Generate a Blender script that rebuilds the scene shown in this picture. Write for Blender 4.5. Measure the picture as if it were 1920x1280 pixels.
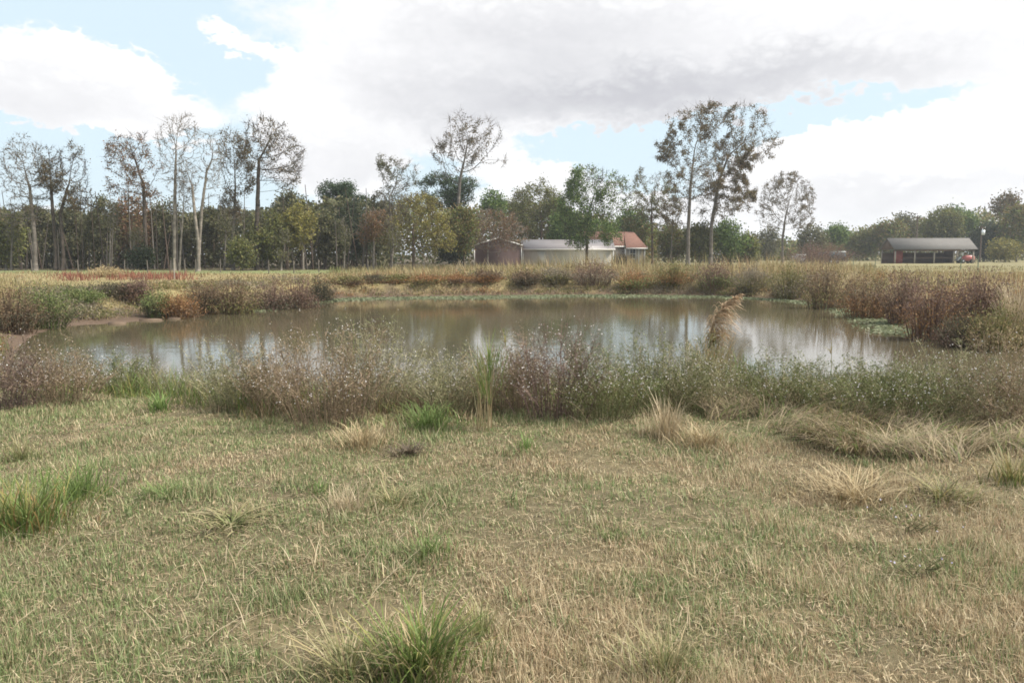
import bpy, math, random
import numpy as np

for o in list(bpy.data.objects):
    bpy.data.objects.remove(o, do_unlink=True)
S = bpy.context.scene
COL = S.collection
rng = np.random.default_rng(7)
rad = math.radians

# ------------------------------------------------------------------ camera
FPX, CX, CY = 1507.0, 960.0, 640.0      # focal length and centre in photograph pixels
EYE = 1.65
PITCH = math.atan((640 - 476) / FPX)
cd = bpy.data.cameras.new('camera')
cd.sensor_width = 36.0
cd.lens = 36.0 * FPX / 1920.0
cd.clip_start = 0.05
cd.clip_end = 6000
cam = bpy.data.objects.new('camera', cd)
COL.objects.link(cam)
cam.location = (0, 0, EYE)
cam.rotation_euler = (math.pi / 2 - PITCH, 0, 0)
S.camera = cam

def ray(px, py):
    c, s = math.cos(PITCH), math.sin(PITCH)
    u, v = (px - CX) / FPX, (CY - py) / FPX
    return np.array([u, c + v * s, -s + v * c])

def at(px, py, Y):
    d = ray(px, py)
    t = Y / d[1]
    return np.array([d[0] * t, Y, EYE + d[2] * t])

def onz(px, py, z):
    d = ray(px, py)
    t = (z - EYE) / d[2]
    return np.array([d[0] * t, d[1] * t, z])

# ------------------------------------------------------------------ render settings
S.render.engine = 'CYCLES'
S.view_settings.view_transform = 'Standard'
S.view_settings.look = 'None'
S.view_settings.gamma = 1.0
S.view_settings.exposure = 1.08
S.view_settings.use_curve_mapping = False
S.cycles.use_denoising = True
S.cycles.denoiser = 'OPENIMAGEDENOISE'
S.cycles.denoising_input_passes = 'RGB_ALBEDO_NORMAL'
S.cycles.denoising_prefilter = 'ACCURATE'
S.cycles.max_bounces = 6
S.cycles.diffuse_bounces = 3
S.cycles.glossy_bounces = 3
S.cycles.transmission_bounces = 3
S.cycles.transparent_max_bounces = 8
S.cycles.caustics_reflective = False
S.cycles.caustics_refractive = False
S.cycles.filter_width = 1.7

# ------------------------------------------------------------------ world: daylight sky with broken cloud
SUN_EL, SUN_AZ = rad(50), rad(100)      # azimuth measured from +Y (ahead) towards +X
W = bpy.data.worlds.new('World')
S.world = W
W.use_nodes = True
nt = W.node_tree
nt.nodes.clear()

def N(t, typ, **kw):
    n = t.nodes.new(typ)
    for k, v in kw.items():
        setattr(n, k, v)
    return n

def M(t, op, a, b=None, c=None, clamp=False):
    n = t.nodes.new('ShaderNodeMath')
    n.operation = op
    n.use_clamp = clamp
    for i, v in enumerate((a, b, c)):
        if v is None:
            continue
        if isinstance(v, (int, float)):
            n.inputs[i].default_value = v
        else:
            t.links.new(v, n.inputs[i])
    return n.outputs[0]

out = N(nt, 'ShaderNodeOutputWorld')
bg = N(nt, 'ShaderNodeBackground')
bg.inputs['Strength'].default_value = 0.1
nt.links.new(bg.outputs[0], out.inputs[0])
sky = N(nt, 'ShaderNodeTexSky')
sky.sky_type = 'NISHITA'
sky.sun_disc = False
sky.sun_elevation = SUN_EL
sky.sun_rotation = SUN_AZ
sky.air_density = 1.0
sky.dust_density = 1.2
sky.ozone_density = 1.0
tc = N(nt, 'ShaderNodeTexCoord')
sep = N(nt, 'ShaderNodeSeparateXYZ')
nt.links.new(tc.outputs['Generated'], sep.inputs[0])
AZ = M(nt, 'ARCTAN2', sep.outputs[0], sep.outputs[1])
EL = M(nt, 'ARCSINE', sep.outputs[2])
comb = N(nt, 'ShaderNodeCombineXYZ')
nt.links.new(AZ, comb.inputs[0])
nt.links.new(M(nt, 'MULTIPLY', EL, 1.7), comb.inputs[1])

def wnoise(scale, detail, rough, off):
    mp = N(nt, 'ShaderNodeMapping')
    mp.inputs['Location'].default_value = (off, off * 0.7, off * 0.3)
    nt.links.new(comb.outputs[0], mp.inputs[0])
    n = N(nt, 'ShaderNodeTexNoise')
    n.inputs['Scale'].default_value = scale
    n.inputs['Detail'].default_value = detail
    n.inputs['Roughness'].default_value = rough
    nt.links.new(mp.outputs[0], n.inputs['Vector'])
    return n.outputs[0]

n_big = wnoise(2.2, 5, 0.5, 3.1)
n_mid = wnoise(9.0, 7, 0.6, 1.7)
n_fine = wnoise(26.0, 9, 0.66, 5.3)
n_lump = wnoise(11.0, 8, 0.6, 8.8)
n_puff = wnoise(38.0, 5, 0.5, 2.3)
billow = M(nt, 'ABSOLUTE', M(nt, 'SUBTRACT', n_puff, 0.5))
AZW = M(nt, 'ADD', AZ, M(nt, 'MULTIPLY', M(nt, 'SUBTRACT', n_mid, 0.5), 0.13))
ELW = M(nt, 'ADD', EL, M(nt, 'MULTIPLY', M(nt, 'SUBTRACT', n_lump, 0.5), 0.10))
ELW = M(nt, 'ADD', ELW, M(nt, 'MULTIPLY', billow, 0.07))

def azel(px, py):
    d = ray(px, py)
    return math.atan2(d[0], d[1]), math.asin(d[2] / np.linalg.norm(d))

def blob(px, py, rx, ry, wgt, tilt=0.0):
    a, e = azel(px, py)
    sx, sy = rx / FPX, ry / FPX
    dx = M(nt, 'SUBTRACT', AZW, a)
    dy = M(nt, 'SUBTRACT', ELW, e)
    if tilt:
        dy = M(nt, 'MULTIPLY_ADD', dx, -tilt, dy)
    dx = M(nt, 'MULTIPLY', dx, 1 / sx)
    dy = M(nt, 'MULTIPLY', dy, 1 / sy)
    q = M(nt, 'MULTIPLY_ADD', dx, dx, M(nt, 'MULTIPLY', dy, dy))
    return M(nt, 'MULTIPLY', M(nt, 'EXPONENT', M(nt, 'MULTIPLY', M(nt, 'POWER', q, 1.6), -0.8)), wgt)

def total(bl):
    s = None
    for b in bl:
        v = blob(*b)
        s = v if s is None else M(nt, 'ADD', s, v)
    return s

white = total([
    (80, 130, 170, 70, 1.0), (195, 140, 75, 62, .8), (290, 205, 150, 46, 1.0), (430, 70, 80, 20, .9, -.35),
    (1300, 50, 720, 130, 1.2), (1010, 165, 390, 75, 1.0), (1850, 60, 300, 90, 1.0), (540, 150, 80, 48, 1.0), (600, 230, 95, 68, .9),
    (640, 310, 140, 55, .7), (700, 235, 110, 60, .6), (930, 275, 80, 38, .9), (1025, 315, 85, 34, .8), (1000, 365, 170, 40, .6),
    (1700, 285, 290, 75, 1.1), (1540, 320, 130, 62, .7), (1885, 240, 70, 45, .7), (1640, 400, 340, 48, .7), (1360, 370, 200, 55, .6), (960, 440, 1200, 45, .6)])
gaps = total([(1180, 266, 250, 30, 1.0, .06), (1500, 205, 330, 26, 1.0, .10), (60, 248, 110, 24, .8), (605, 165, 24, 30, .7), (300, 60, 150, 55, .6), (440, 165, 60, 60, .6), (820, 330, 60, 22, .6), (1240, 330, 120, 24, .5), (1500, 370, 90, 20, .5), (170, 275, 160, 26, .6)])
# away from the picture the same broken cloud goes on, ruled by the large noise
cover = M(nt, 'ADD', M(nt, 'SUBTRACT', white, gaps), M(nt, 'MULTIPLY', M(nt, 'SUBTRACT', n_big, 0.5), 0.7))
el_up = M(nt, 'MULTIPLY', M(nt, 'SUBTRACT', EL, 0.42), 2.2, clamp=True)
cover = M(nt, 'ADD', cover, M(nt, 'MULTIPLY', el_up, 0.7))
cover = M(nt, 'ADD', cover, M(nt, 'MULTIPLY', M(nt, 'SUBTRACT', n_fine, 0.5), 0.95))
cover = M(nt, 'ADD', cover, M(nt, 'MULTIPLY', M(nt, 'SUBTRACT', n_mid, 0.5), 0.5))
mask = N(nt, 'ShaderNodeMapRange')
mask.interpolation_type = 'SMOOTHSTEP'
mask.inputs['From Min'].default_value = 0.20
mask.inputs['From Max'].default_value = 0.68
nt.links.new(cover, mask.inputs['Value'])
grey = total([(1020, 165, 400, 80, .75, -.02), (1000, 190, 330, 50, .4), (1380, 150, 300, 45, .5, .05), (1000, 35, 300, 45, .6), (1300, 70, 420, 90, .22), (1750, 80, 300, 80, .25), (1100, 120, 420, 90, .2),
              (40, 170, 190, 42, .65), (620, 290, 190, 40, .6), (1650, 345, 300, 26, .6), (1600, 395, 300, 20, .4), (1620, 130, 200, 40, .3)])
grey = M(nt, 'ADD', grey, M(nt, 'MULTIPLY', M(nt, 'SUBTRACT', n_mid, 0.5), 0.7))
grey = M(nt, 'ADD', grey, M(nt, 'MULTIPLY', M(nt, 'SUBTRACT', n_fine, 0.5), 0.35))
grey = M(nt, 'ADD', grey, M(nt, 'MULTIPLY', M(nt, 'MULTIPLY', el_up, n_big), 0.9))
grey = M(nt, 'ADD', grey, M(nt, 'MULTIPLY', M(nt, 'SUBTRACT', n_lump, 0.52), 0.8))
grey = M(nt, 'ADD', grey, M(nt, 'MULTIPLY', M(nt, 'SUBTRACT', 0.07, billow), 0.45))
greyc = M(nt, 'MULTIPLY', grey, 0.56, clamp=True)
cmix = N(nt, 'ShaderNodeMix', data_type='RGBA')
cmix.inputs['A'].default_value = (5.2, 5.2, 5.25, 1)
cmix.inputs['B'].default_value = (3.0, 3.02, 3.22, 1)
nt.links.new(greyc, cmix.inputs['Factor'])
# thin high veil that pales the blue
veil = N(nt, 'ShaderNodeMix', data_type='RGBA')
veil.inputs['Factor'].default_value = 0.9
veil.inputs['B'].default_value = (3.65, 4.4, 4.85, 1)
nt.links.new(sky.outputs[0], veil.inputs['A'])
fin = N(nt, 'ShaderNodeMix', data_type='RGBA')
nt.links.new(mask.outputs[0], fin.inputs['Factor'])
nt.links.new(veil.outputs['Result'], fin.inputs['A'])
nt.links.new(cmix.outputs['Result'], fin.inputs['B'])
nt.links.new(fin.outputs['Result'], bg.inputs['Color'])

# ------------------------------------------------------------------ sun behind thin cloud
sd = bpy.data.lights.new('sun', 'SUN')
sd.energy = 3.3
sd.angle = rad(13)
sd.color = (1.0, 0.95, 0.87)
sun = bpy.data.objects.new('sun', sd)
COL.objects.link(sun)
from mathutils import Vector
sdir = Vector((math.cos(SUN_EL) * math.sin(SUN_AZ), math.cos(SUN_EL) * math.cos(SUN_AZ), math.sin(SUN_EL)))
sun.rotation_euler = sdir.to_track_quat('Z', 'Y').to_euler()
sun.location = (0, 0, 40)

# ------------------------------------------------------------------ helpers
def tag(o, label=None, cat=None, group=None, kind=None):
    if label: o['label'] = label
    if cat: o['category'] = cat
    if group: o['group'] = group
    if kind: o['kind'] = kind
    return o

def empty(name, loc, rz=0.0):
    o = bpy.data.objects.new(name, None)
    o.empty_display_size = 0.2
    o.location = tuple(float(v) for v in loc)
    o.rotation_euler = (0, 0, rz)
    COL.objects.link(o)
    return o

class MB:
    """collects vertices, triangles, quads and a colour per vertex"""
    def __init__(self):
        self.v, self.c, self.t, self.q, self.n = [], [], [], [], 0
    def add(self, v, c, tris=None, quads=None):
        v = np.asarray(v, float).reshape(-1, 3)
        c = np.asarray(c, float)
        if c.ndim == 1:
            c = np.tile(c[:3], (len(v), 1))
        self.v.append(v); self.c.append(c[:, :3])
        if tris is not None and len(tris): self.t.append(np.asarray(tris, int) + self.n)
        if quads is not None and len(quads): self.q.append(np.asarray(quads, int) + self.n)
        self.n += len(v)
    def mesh(self, name, mats, smooth=False):
        me = bpy.data.meshes.new(name)
        v = np.concatenate(self.v); c = np.concatenate(self.c)
        t = np.concatenate(self.t) if self.t else np.zeros((0, 3), int)
        q = np.concatenate(self.q) if self.q else np.zeros((0, 4), int)
        me.vertices.add(len(v)); me.vertices.foreach_set('co', v.ravel())
        nl = t.size + q.size
        me.loops.add(nl)
        me.loops.foreach_set('vertex_index', np.concatenate([t.ravel(), q.ravel()]).astype(np.int32))
        me.polygons.add(len(t) + len(q))
        st = np.concatenate([np.arange(len(t)) * 3, t.size + np.arange(len(q)) * 4]).astype(np.int32)
        me.polygons.foreach_set('loop_start', st)
        if smooth:
            me.polygons.foreach_set('use_smooth', np.ones(len(st), bool))
        a = me.attributes.new('col', 'FLOAT_COLOR', 'POINT')
        a.data.foreach_set('color', np.concatenate([c, np.ones((len(c), 1))], 1).astype(np.float32).ravel())
        me.materials.append(mats)
        me.update(calc_edges=True)
        me.validate()
        return me
    def build(self, name, mat, parent=None, loc=None, smooth=False):
        o = bpy.data.objects.new(name, self.mesh(name, mat, smooth))
        COL.objects.link(o)
        if parent is not None: o.parent = parent
        if loc is not None: o.location = tuple(float(x) for x in loc)
        return o

def vnoise(x, y, seed=0):
    x = np.asarray(x, float); y = np.asarray(y, float)
    xi, yi = np.floor(x).astype(np.int64), np.floor(y).astype(np.int64)
    fx, fy = x - xi, y - yi
    fx = fx * fx * (3 - 2 * fx); fy = fy * fy * (3 - 2 * fy)
    def h(a, b):
        n = (a * 374761393 + b * 668265263 + seed * 974711) & 0x7fffffff
        n = ((n ^ (n >> 13)) * 1274126177) & 0x7fffffff
        n = (n ^ (n >> 16)) & 0xffff
        return n / 65535.0
    return (h(xi, yi) * (1 - fx) + h(xi + 1, yi) * fx) * (1 - fy) + (h(xi, yi + 1) * (1 - fx) + h(xi + 1, yi + 1) * fx) * fy

def fbm(x, y, seed=0, oct=4):
    s, a, t = 0, 1.0, 0
    for k in range(oct):
        s = s + a * vnoise(np.asarray(x) * 2 ** k, np.asarray(y) * 2 ** k, seed + k * 17)
        t += a; a *= 0.5
    return s / t

def sstep(a, b, x):
    t = np.clip((x - a) / (b - a), 0, 1)
    return t * t * (3 - 2 * t)

def lin(r, g, b):
    """an sRGB colour (0-255) as linear values"""
    c = np.array([r, g, b]) / 255.0
    return np.where(c <= 0.04045, c / 12.92, ((c + 0.055) / 1.055) ** 2.4)

def pick(pal, n, r=None, jit=0.12):
    r = r or rng
    pal = np.asarray(pal, float)
    k = r.integers(0, len(pal), n)
    return pal[k] * (1 + jit * r.normal(size=(n, 1))).clip(0.5, 1.6)

# ------------------------------------------------------------------ materials
def principled(m):
    m.use_nodes = True
    t = m.node_tree
    return t, t.nodes['Principled BSDF'], t.nodes['Material Output']

def veg_mat(name, trans=0.3, rough=0.7, nscale=0.0, namt=0.0):
    m = bpy.data.materials.new(name)
    t, p, o = principled(m)
    a = N(t, 'ShaderNodeAttribute'); a.attribute_name = 'col'
    col = a.outputs['Color']
    if nscale:
        g = N(t, 'ShaderNodeTexCoord')
        n = N(t, 'ShaderNodeTexNoise'); n.inputs['Scale'].default_value = nscale; n.inputs['Detail'].default_value = 6
        t.links.new(g.outputs['Object'], n.inputs['Vector'])
        mr = N(t, 'ShaderNodeMapRange'); mr.inputs['From Min'].default_value = .25; mr.inputs['From Max'].default_value = .75
        mr.inputs['To Min'].default_value = 1 - namt; mr.inputs['To Max'].default_value = 1 + namt
        t.links.new(n.outputs[0], mr.inputs['Value'])
        v = N(t, 'ShaderNodeVectorMath'); v.operation = 'SCALE'
        t.links.new(col, v.inputs[0]); t.links.new(mr.outputs[0], v.inputs['Scale'])
        col = v.outputs[0]
    t.links.new(col, p.inputs['Base Color'])
    p.inputs['Roughness'].default_value = rough
    p.inputs['Specular IOR Level'].default_value = 0.25
    if trans:
        tr = N(t, 'ShaderNodeBsdfTranslucent')
        t.links.new(col, tr.inputs['Color'])
        mx = N(t, 'ShaderNodeMixShader'); mx.inputs[0].default_value = trans
        t.links.new(p.outputs[0], mx.inputs[1]); t.links.new(tr.outputs[0], mx.inputs[2])
        t.links.new(mx.outputs[0], o.inputs[0])
    return m

LEAF = veg_mat('leaf', 0.3)
BLADE = veg_mat('grass_blade', 0.3, 0.6)
BARK = veg_mat('bark', 0.0, 0.9, 3.0, 0.35)
STEM = veg_mat('stem', 0.1, 0.8)
PETAL = veg_mat('petal', 0.3, 0.6)

def plain(name, col, rough=0.6, spec=0.3, nscale=2.0, namt=0.12, metal=0.0, stripe=None, bump=0.0):
    """paint, metal or board with slight uneven wear; stripe = (axis, pitch, depth) fine ribs or board joints"""
    m = bpy.data.materials.new(name)
    t, p, o = principled(m)
    g = N(t, 'ShaderNodeTexCoord')
    n = N(t, 'ShaderNodeTexNoise'); n.inputs['Scale'].default_value = nscale; n.inputs['Detail'].default_value = 7
    n.inputs['Roughness'].default_value = 0.6
    t.links.new(g.outputs['Object'], n.inputs['Vector'])
    mr = N(t, 'ShaderNodeMapRange'); mr.inputs['From Min'].default_value = .25; mr.inputs['From Max'].default_value = .75
    mr.inputs['To Min'].default_value = 1 - namt; mr.inputs['To Max'].default_value = 1 + namt
    t.links.new(n.outputs[0], mr.inputs['Value'])
    fac = mr.outputs[0]
    v = N(t, 'ShaderNodeVectorMath'); v.operation = 'SCALE'
    v.inputs[0].default_value = tuple(col)
    t.links.new(fac, v.inputs['Scale'])
    t.links.new(v.outputs[0], p.inputs['Base Color'])
    p.inputs['Roughness'].default_value = rough
    p.inputs['Specular IOR Level'].default_value = spec
    p.inputs['Metallic'].default_value = metal
    if stripe:
        ax, pitch, depth = stripe
        s = N(t, 'ShaderNodeSeparateXYZ'); t.links.new(g.outputs['Object'], s.inputs[0])
        w = M(t, 'FRACT', M(t, 'MULTIPLY', s.outputs[ax], 1 / pitch))
        w = M(t, 'GREATER_THAN', w, 0.12)
        b = N(t, 'ShaderNodeBump'); b.inputs['Strength'].default_value = depth; b.inputs['Distance'].default_value = 0.03
        t.links.new(w, b.inputs['Height']); t.links.new(b.outputs[0], p.inputs['Normal'])
    return m

# ------------------------------------------------------------------ the pond outline, projected from the shore seen in the photograph
WZ = -0.80
shore_px = [(20, 690), (36, 660), (66, 632), (130, 612), (230, 606), (320, 595), (400, 586), (480, 579), (545, 570), (600, 562), (700, 558),
            (830, 556), (960, 554), (1090, 553), (1200, 553), (1330, 555), (1430, 560), (1510, 566), (1575, 578), (1640, 596), (1710, 622),
            (1790, 642), (1900, 656), (2080, 676)]
far = [onz(x, y, WZ)[:2] for x, y in shore_px]
near = [(13.2, 15.2), (9.5, 14.0), (6.0, 13.4), (2.5, 13.0), (-1.0, 13.0), (-4.5, 13.2), (-7.6, 14.0)]
ctrl = np.array(far + near)

def catmull(P, k=8):
    out = []
    n = len(P)
    for i in range(n):
        p0, p1, p2, p3 = P[i - 1], P[i], P[(i + 1) % n], P[(i + 2) % n]
        for s in range(k):
            t = s / k
            out.append(0.5 * ((2 * p1) + (-p0 + p2) * t + (2 * p0 - 5 * p1 + 4 * p2 - p3) * t * t + (-p0 + 3 * p1 - 3 * p2 + p3) * t ** 3))
    return np.array(out)

POND = catmull(ctrl, 4)

def sdist(x, y):
    """signed distance to the shore, positive on land"""
    x = np.asarray(x, float).ravel(); y = np.asarray(y, float).ravel()
    d = np.full(x.shape, 1e9); inside = np.zeros(x.shape, bool)
    n = len(POND)
    for i in range(n):
        a, b = POND[i], POND[(i + 1) % n]
        e = b - a
        t = np.clip(((x - a[0]) * e[0] + (y - a[1]) * e[1]) / (e @ e), 0, 1)
        d = np.minimum(d, (x - a[0] - t * e[0]) ** 2 + (y - a[1] - t * e[1]) ** 2)
        cr = (a[1] > y) != (b[1] > y)
        if cr.any():
            xx = a[0] + (y - a[1]) / (b[1] - a[1] + 1e-12) * e[0]
            inside ^= cr & (x < xx)
    d = np.sqrt(d)
    return np.where(inside, -d, d)

def ground(x, y):
    shp = np.shape(x)
    x = np.asarray(x, float).ravel(); y = np.asarray(y, float).ravel()
    s = sdist(x, y)
    nearf = sstep(22, 16, y)
    leftf = sstep(-9, -13, x) * sstep(20, 25, y) * sstep(40, 34, y)
    wb = 2.2 + 2.0 * nearf + 1.8 * leftf
    s2 = s + (fbm(x * 0.6, y * 0.6, 3) - 0.5) * 0.9 * sstep(0.0, 1.2, s)
    up = np.clip(s2 / wb, 0, 1)
    up = up * up * (3 - 2 * up)
    up = up * (1 - leftf) + leftf * np.clip(s2 / wb, 0, 1) ** 1.9
    z = np.where(s < 0, WZ - np.minimum(0.35 * -s, 1.2), WZ + 0.8 * up)
    z = z + sstep(0.3, 3, s) * ((fbm(x * 0.25, y * 0.25, 11) - 0.5) * 0.22 + (fbm(x * 1.7, y * 1.7, 12, 3) - 0.5) * 0.07 * sstep(40, 12, y))
    return z.reshape(shp)

def g1(x, y):
    return float(ground(np.array([x]), np.array([y]))[0])

def gpx(px, py):
    """ground point under a photograph pixel"""
    z = 0.0
    for _ in range(14):
        p = onz(px, py, z)
        z = 0.5 * z + 0.5 * g1(p[0], p[1])
    p = onz(px, py, z)
    return np.array([p[0], p[1], g1(p[0], p[1])])

# ------------------------------------------------------------------ ground sheet
def axis(lims):
    out = []
    for a, b, st in lims:
        out += list(np.arange(a, b, st))
    return np.array(out + [lims[-1][1]])

GX = axis([(-1200, -400, 200), (-400, -100, 30), (-100, -40, 4), (-40, -16, 0.8), (-16, 16, 0.3), (16, 40, 0.8), (40, 100, 4), (100, 400, 30), (400, 1200, 200)])
GY = axis([(-60, 0, 6), (0, 2, 0.5), (2, 18, 0.22), (18, 50, 0.5), (50, 120, 2.5), (120, 400, 20), (400, 1500, 220)])
XX, YY = np.meshgrid(GX, GY)
ZZ = ground(XX, YY)
SD = sdist(XX, YY).reshape(XX.shape)
straw = lin(116, 102, 78); soil = lin(82, 71, 56); gre = lin(88, 94, 62); mud = lin(92, 76, 62); field = lin(133, 121, 84); past = lin(112, 116, 76)
n1 = fbm(XX * 0.5, YY * 0.5, 21)[..., None]; n2 = fbm(XX * 2.3, YY * 2.3, 22)[..., None]
gc = soil * (1 - n2) + straw * n2
gc = gc * (1 - 0.5 * n1) + gre * 0.5 * n1
ff = sstep(20, 34, YY)[..., None]
gc = gc * (1 - ff) + (field * (0.8 + 0.4 * n2)) * ff
pf = sstep(64, 70, YY)[..., None]
rf = sstep(-18, 0, XX)[..., None]
gc = gc * (1 - pf) + ((past * (1 - rf) + lin(124, 116, 82) * rf) * (0.8 + 0.4 * n1)) * pf
wf = sstep(79, 83, YY)[..., None] * sstep(6, -4, XX)[..., None]
gc = gc * (1 - wf) + lin(86, 76, 58) * wf
mleft = sstep(-8.5, -10, XX) * sstep(20, 23, YY) * sstep(38, 33, YY)
mf = (1 - sstep(0.3, 2.0, SD - 1.6 * mleft + (n2[..., 0] - 0.5) * 1.6))[..., None]
gc = gc * (1 - mf) + (mud * (0.75 + 0.5 * n2)) * mf
nx, ny = len(GX), len(GY)
idx = np.arange(nx * ny).reshape(ny, nx)
quads = np.stack([idx[:-1, :-1], idx[:-1, 1:], idx[1:, 1:], idx[1:, :-1]], -1).reshape(-1, 4)
b = MB()
b.add(np.stack([XX, YY, ZZ], -1).reshape(-1, 3), gc.reshape(-1, 3), quads=quads)
GROUND = veg_mat('ground_soil', 0.0, 0.95, 9.0, 0.35)
go = b.build('ground', GROUND, smooth=True)
tag(go, kind='structure')

# ------------------------------------------------------------------ water
def fan_mesh(name, poly, z, mat):
    me = bpy.data.meshes.new(name)
    me.from_pydata([(p[0], p[1], z) for p in poly], [], [tuple(range(len(poly)))])
    me.materials.append(mat)
    o = bpy.data.objects.new(name, me)
    COL.objects.link(o)
    return o

wm = bpy.data.materials.new('pond_water')
t, p, o_ = principled(wm)
g = N(t, 'ShaderNodeTexCoord')
cn = N(t, 'ShaderNodeTexNoise'); cn.inputs['Scale'].default_value = 0.35; cn.inputs['Detail'].default_value = 5
t.links.new(g.outputs['Object'], cn.inputs['Vector'])
cr = N(t, 'ShaderNodeMix', data_type='RGBA')
cr.inputs['A'].default_value = (*lin(88, 80, 61), 1); cr.inputs['B'].default_value = (*lin(78, 75, 58), 1)
t.links.new(cn.outputs[0], cr.inputs['Factor'])
t.links.new(cr.outputs['Result'], p.inputs['Base Color'])
p.inputs['Roughness'].default_value = 0.04
p.inputs['IOR'].default_value = 1.38
mp = N(t, 'ShaderNodeMapping'); mp.inputs['Scale'].default_value = (1.0, 1.0, 1.0)
t.links.new(g.outputs['Object'], mp.inputs[0])
r1 = N(t, 'ShaderNodeTexNoise'); r1.inputs['Scale'].default_value = 5.5; r1.inputs['Detail'].default_value = 4
r2 = N(t, 'ShaderNodeTexNoise'); r2.inputs['Scale'].default_value = 0.8; r2.inputs['Detail'].default_value = 3
t.links.new(mp.outputs[0], r1.inputs['Vector']); t.links.new(mp.outputs[0], r2.inputs['Vector'])
hh = M(t, 'MULTIPLY_ADD', r2.outputs[0], 1.5, r1.outputs[0])
bp = N(t, 'ShaderNodeBump'); bp.inputs['Strength'].default_value = 0.16; bp.inputs['Distance'].default_value = 0.012
t.links.new(hh, bp.inputs['Height']); t.links.new(bp.outputs[0], p.inputs['Normal'])
cen = POND.mean(0)
wo = fan_mesh('pond_water', POND + (POND - cen) * 0.03, WZ, wm)
tag(wo, kind='structure')

# ------------------------------------------------------------------ vegetation primitives
def frame(d):
    ref = np.where(np.abs(d[:, 2:3]) > 0.9, np.array([[1.0, 0, 0]]), np.array([[0, 0, 1.0]]))
    a = np.cross(d, ref); a /= np.linalg.norm(a, axis=1, keepdims=True) + 1e-9
    return a, np.cross(d, a)

def tubes(mb, p0, p1, r0, r1, col, n=4):
    p0 = np.asarray(p0, float); p1 = np.asarray(p1, float)
    E = len(p0)
    if not E: return
    d = p1 - p0; d = d / (np.linalg.norm(d, axis=1, keepdims=True) + 1e-9)
    a, bb = frame(d)
    th = np.arange(n) * 2 * np.pi / n
    ring = a[:, None] * np.cos(th)[None, :, None] + bb[:, None] * np.sin(th)[None, :, None]
    r0 = np.broadcast_to(r0, (E,)); r1 = np.broadcast_to(r1, (E,))
    v = np.stack([p0[:, None] + ring * r0[:, None, None], p1[:, None] + ring * r1[:, None, None]], 1)
    k = np.arange(n); k2 = (k + 1) % n
    base = (np.arange(E) * 2 * n)[:, None]
    q = np.stack([base + k, base + k2, base + n + k2, base + n + k], -1).reshape(-1, 4)
    c = np.broadcast_to(np.asarray(col, float), (E, 3))
    mb.add(v.reshape(-1, 3), np.repeat(c, 2 * n, 0), quads=q)

def needles(mb, p0, p1, w, col, r):
    n = len(p0)
    d = p1 - p0; u = np.cross(d, r.normal(size=(n, 3))); u /= np.linalg.norm(u, axis=1, keepdims=True) + 1e-9
    v = np.stack([p0 - u * w, p0 + u * w, p1], 1).reshape(-1, 3)
    mb.add(v, np.repeat(np.broadcast_to(col, (n, 3)), 3, 0), tris=np.arange(n * 3).reshape(n, 3))

def leaves(mb, c, size, col, r, aspect=0.55, flat=0.0):
    n = len(c)
    if not n: return
    u = r.normal(size=(n, 3)); u[:, 2] *= (1 - flat); u /= np.linalg.norm(u, axis=1, keepdims=True)
    w = r.normal(size=(n, 3)); w[:, 2] *= (1 - flat)
    w -= (w * u).sum(1, keepdims=True) * u; w /= np.linalg.norm(w, axis=1, keepdims=True)
    s = (np.broadcast_to(size, (n,)) * r.uniform(0.7, 1.3, n))[:, None]
    v = np.stack([c - u * s, c + w * s * aspect, c + u * s, c - w * s * aspect], 1)
    q = np.arange(n * 4).reshape(n, 4)
    mb.add(v.reshape(-1, 3), np.repeat(col, 4, 0), quads=q)

def blades(mb, base, h, w, lean, az, col0, col1, nseg=2, droop=0.0):
    """tapering grass blades; lean = sideways reach / height, droop bends the tip down"""
    n = len(base)
    if not n: return
    base = np.asarray(base, float)
    h = np.broadcast_to(h, (n,)); w = np.broadcast_to(w, (n,)); lean = np.broadcast_to(lean, (n,)); az = np.broadcast_to(az, (n,))
    droop = np.broadcast_to(droop, (n,))
    dx, dy = np.cos(az), np.sin(az)
    px, py = -dy, dx
    rows = []
    cols = []
    for k in range(nseg):
        tt = k / nseg
        rch = lean * tt ** 1.5 * h
        zz = h * (tt - droop * tt ** 2.5)
        cpt = base + np.stack([dx * rch, dy * rch, zz], 1)
        ww = w * (1 - 0.55 * tt) * 0.5
        off = np.stack([px * ww, py * ww, np.zeros(n)], 1)
        rows += [cpt - off, cpt + off]
        cc = col0 * (1 - tt) + col1 * tt
        cols += [cc, cc]
    rch = lean * h
    rows.append(base + np.stack([dx * rch, dy * rch, h * (1 - droop)], 1)); cols.append(col1)
    m = 2 * nseg + 1
    v = np.stack(rows, 1).reshape(-1, 3); c = np.stack(cols, 1).reshape(-1, 3)
    o = (np.arange(n) * m)[:, None]
    qs = [o + np.array([[2 * k, 2 * k + 1, 2 * k + 3, 2 * k + 2]]) for k in range(nseg - 1)]
    tr = o + np.array([[2 * nseg - 2, 2 * nseg - 1, 2 * nseg]])
    mb.add(v, c, tris=tr, quads=np.concatenate(qs) if qs else None)

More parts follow.
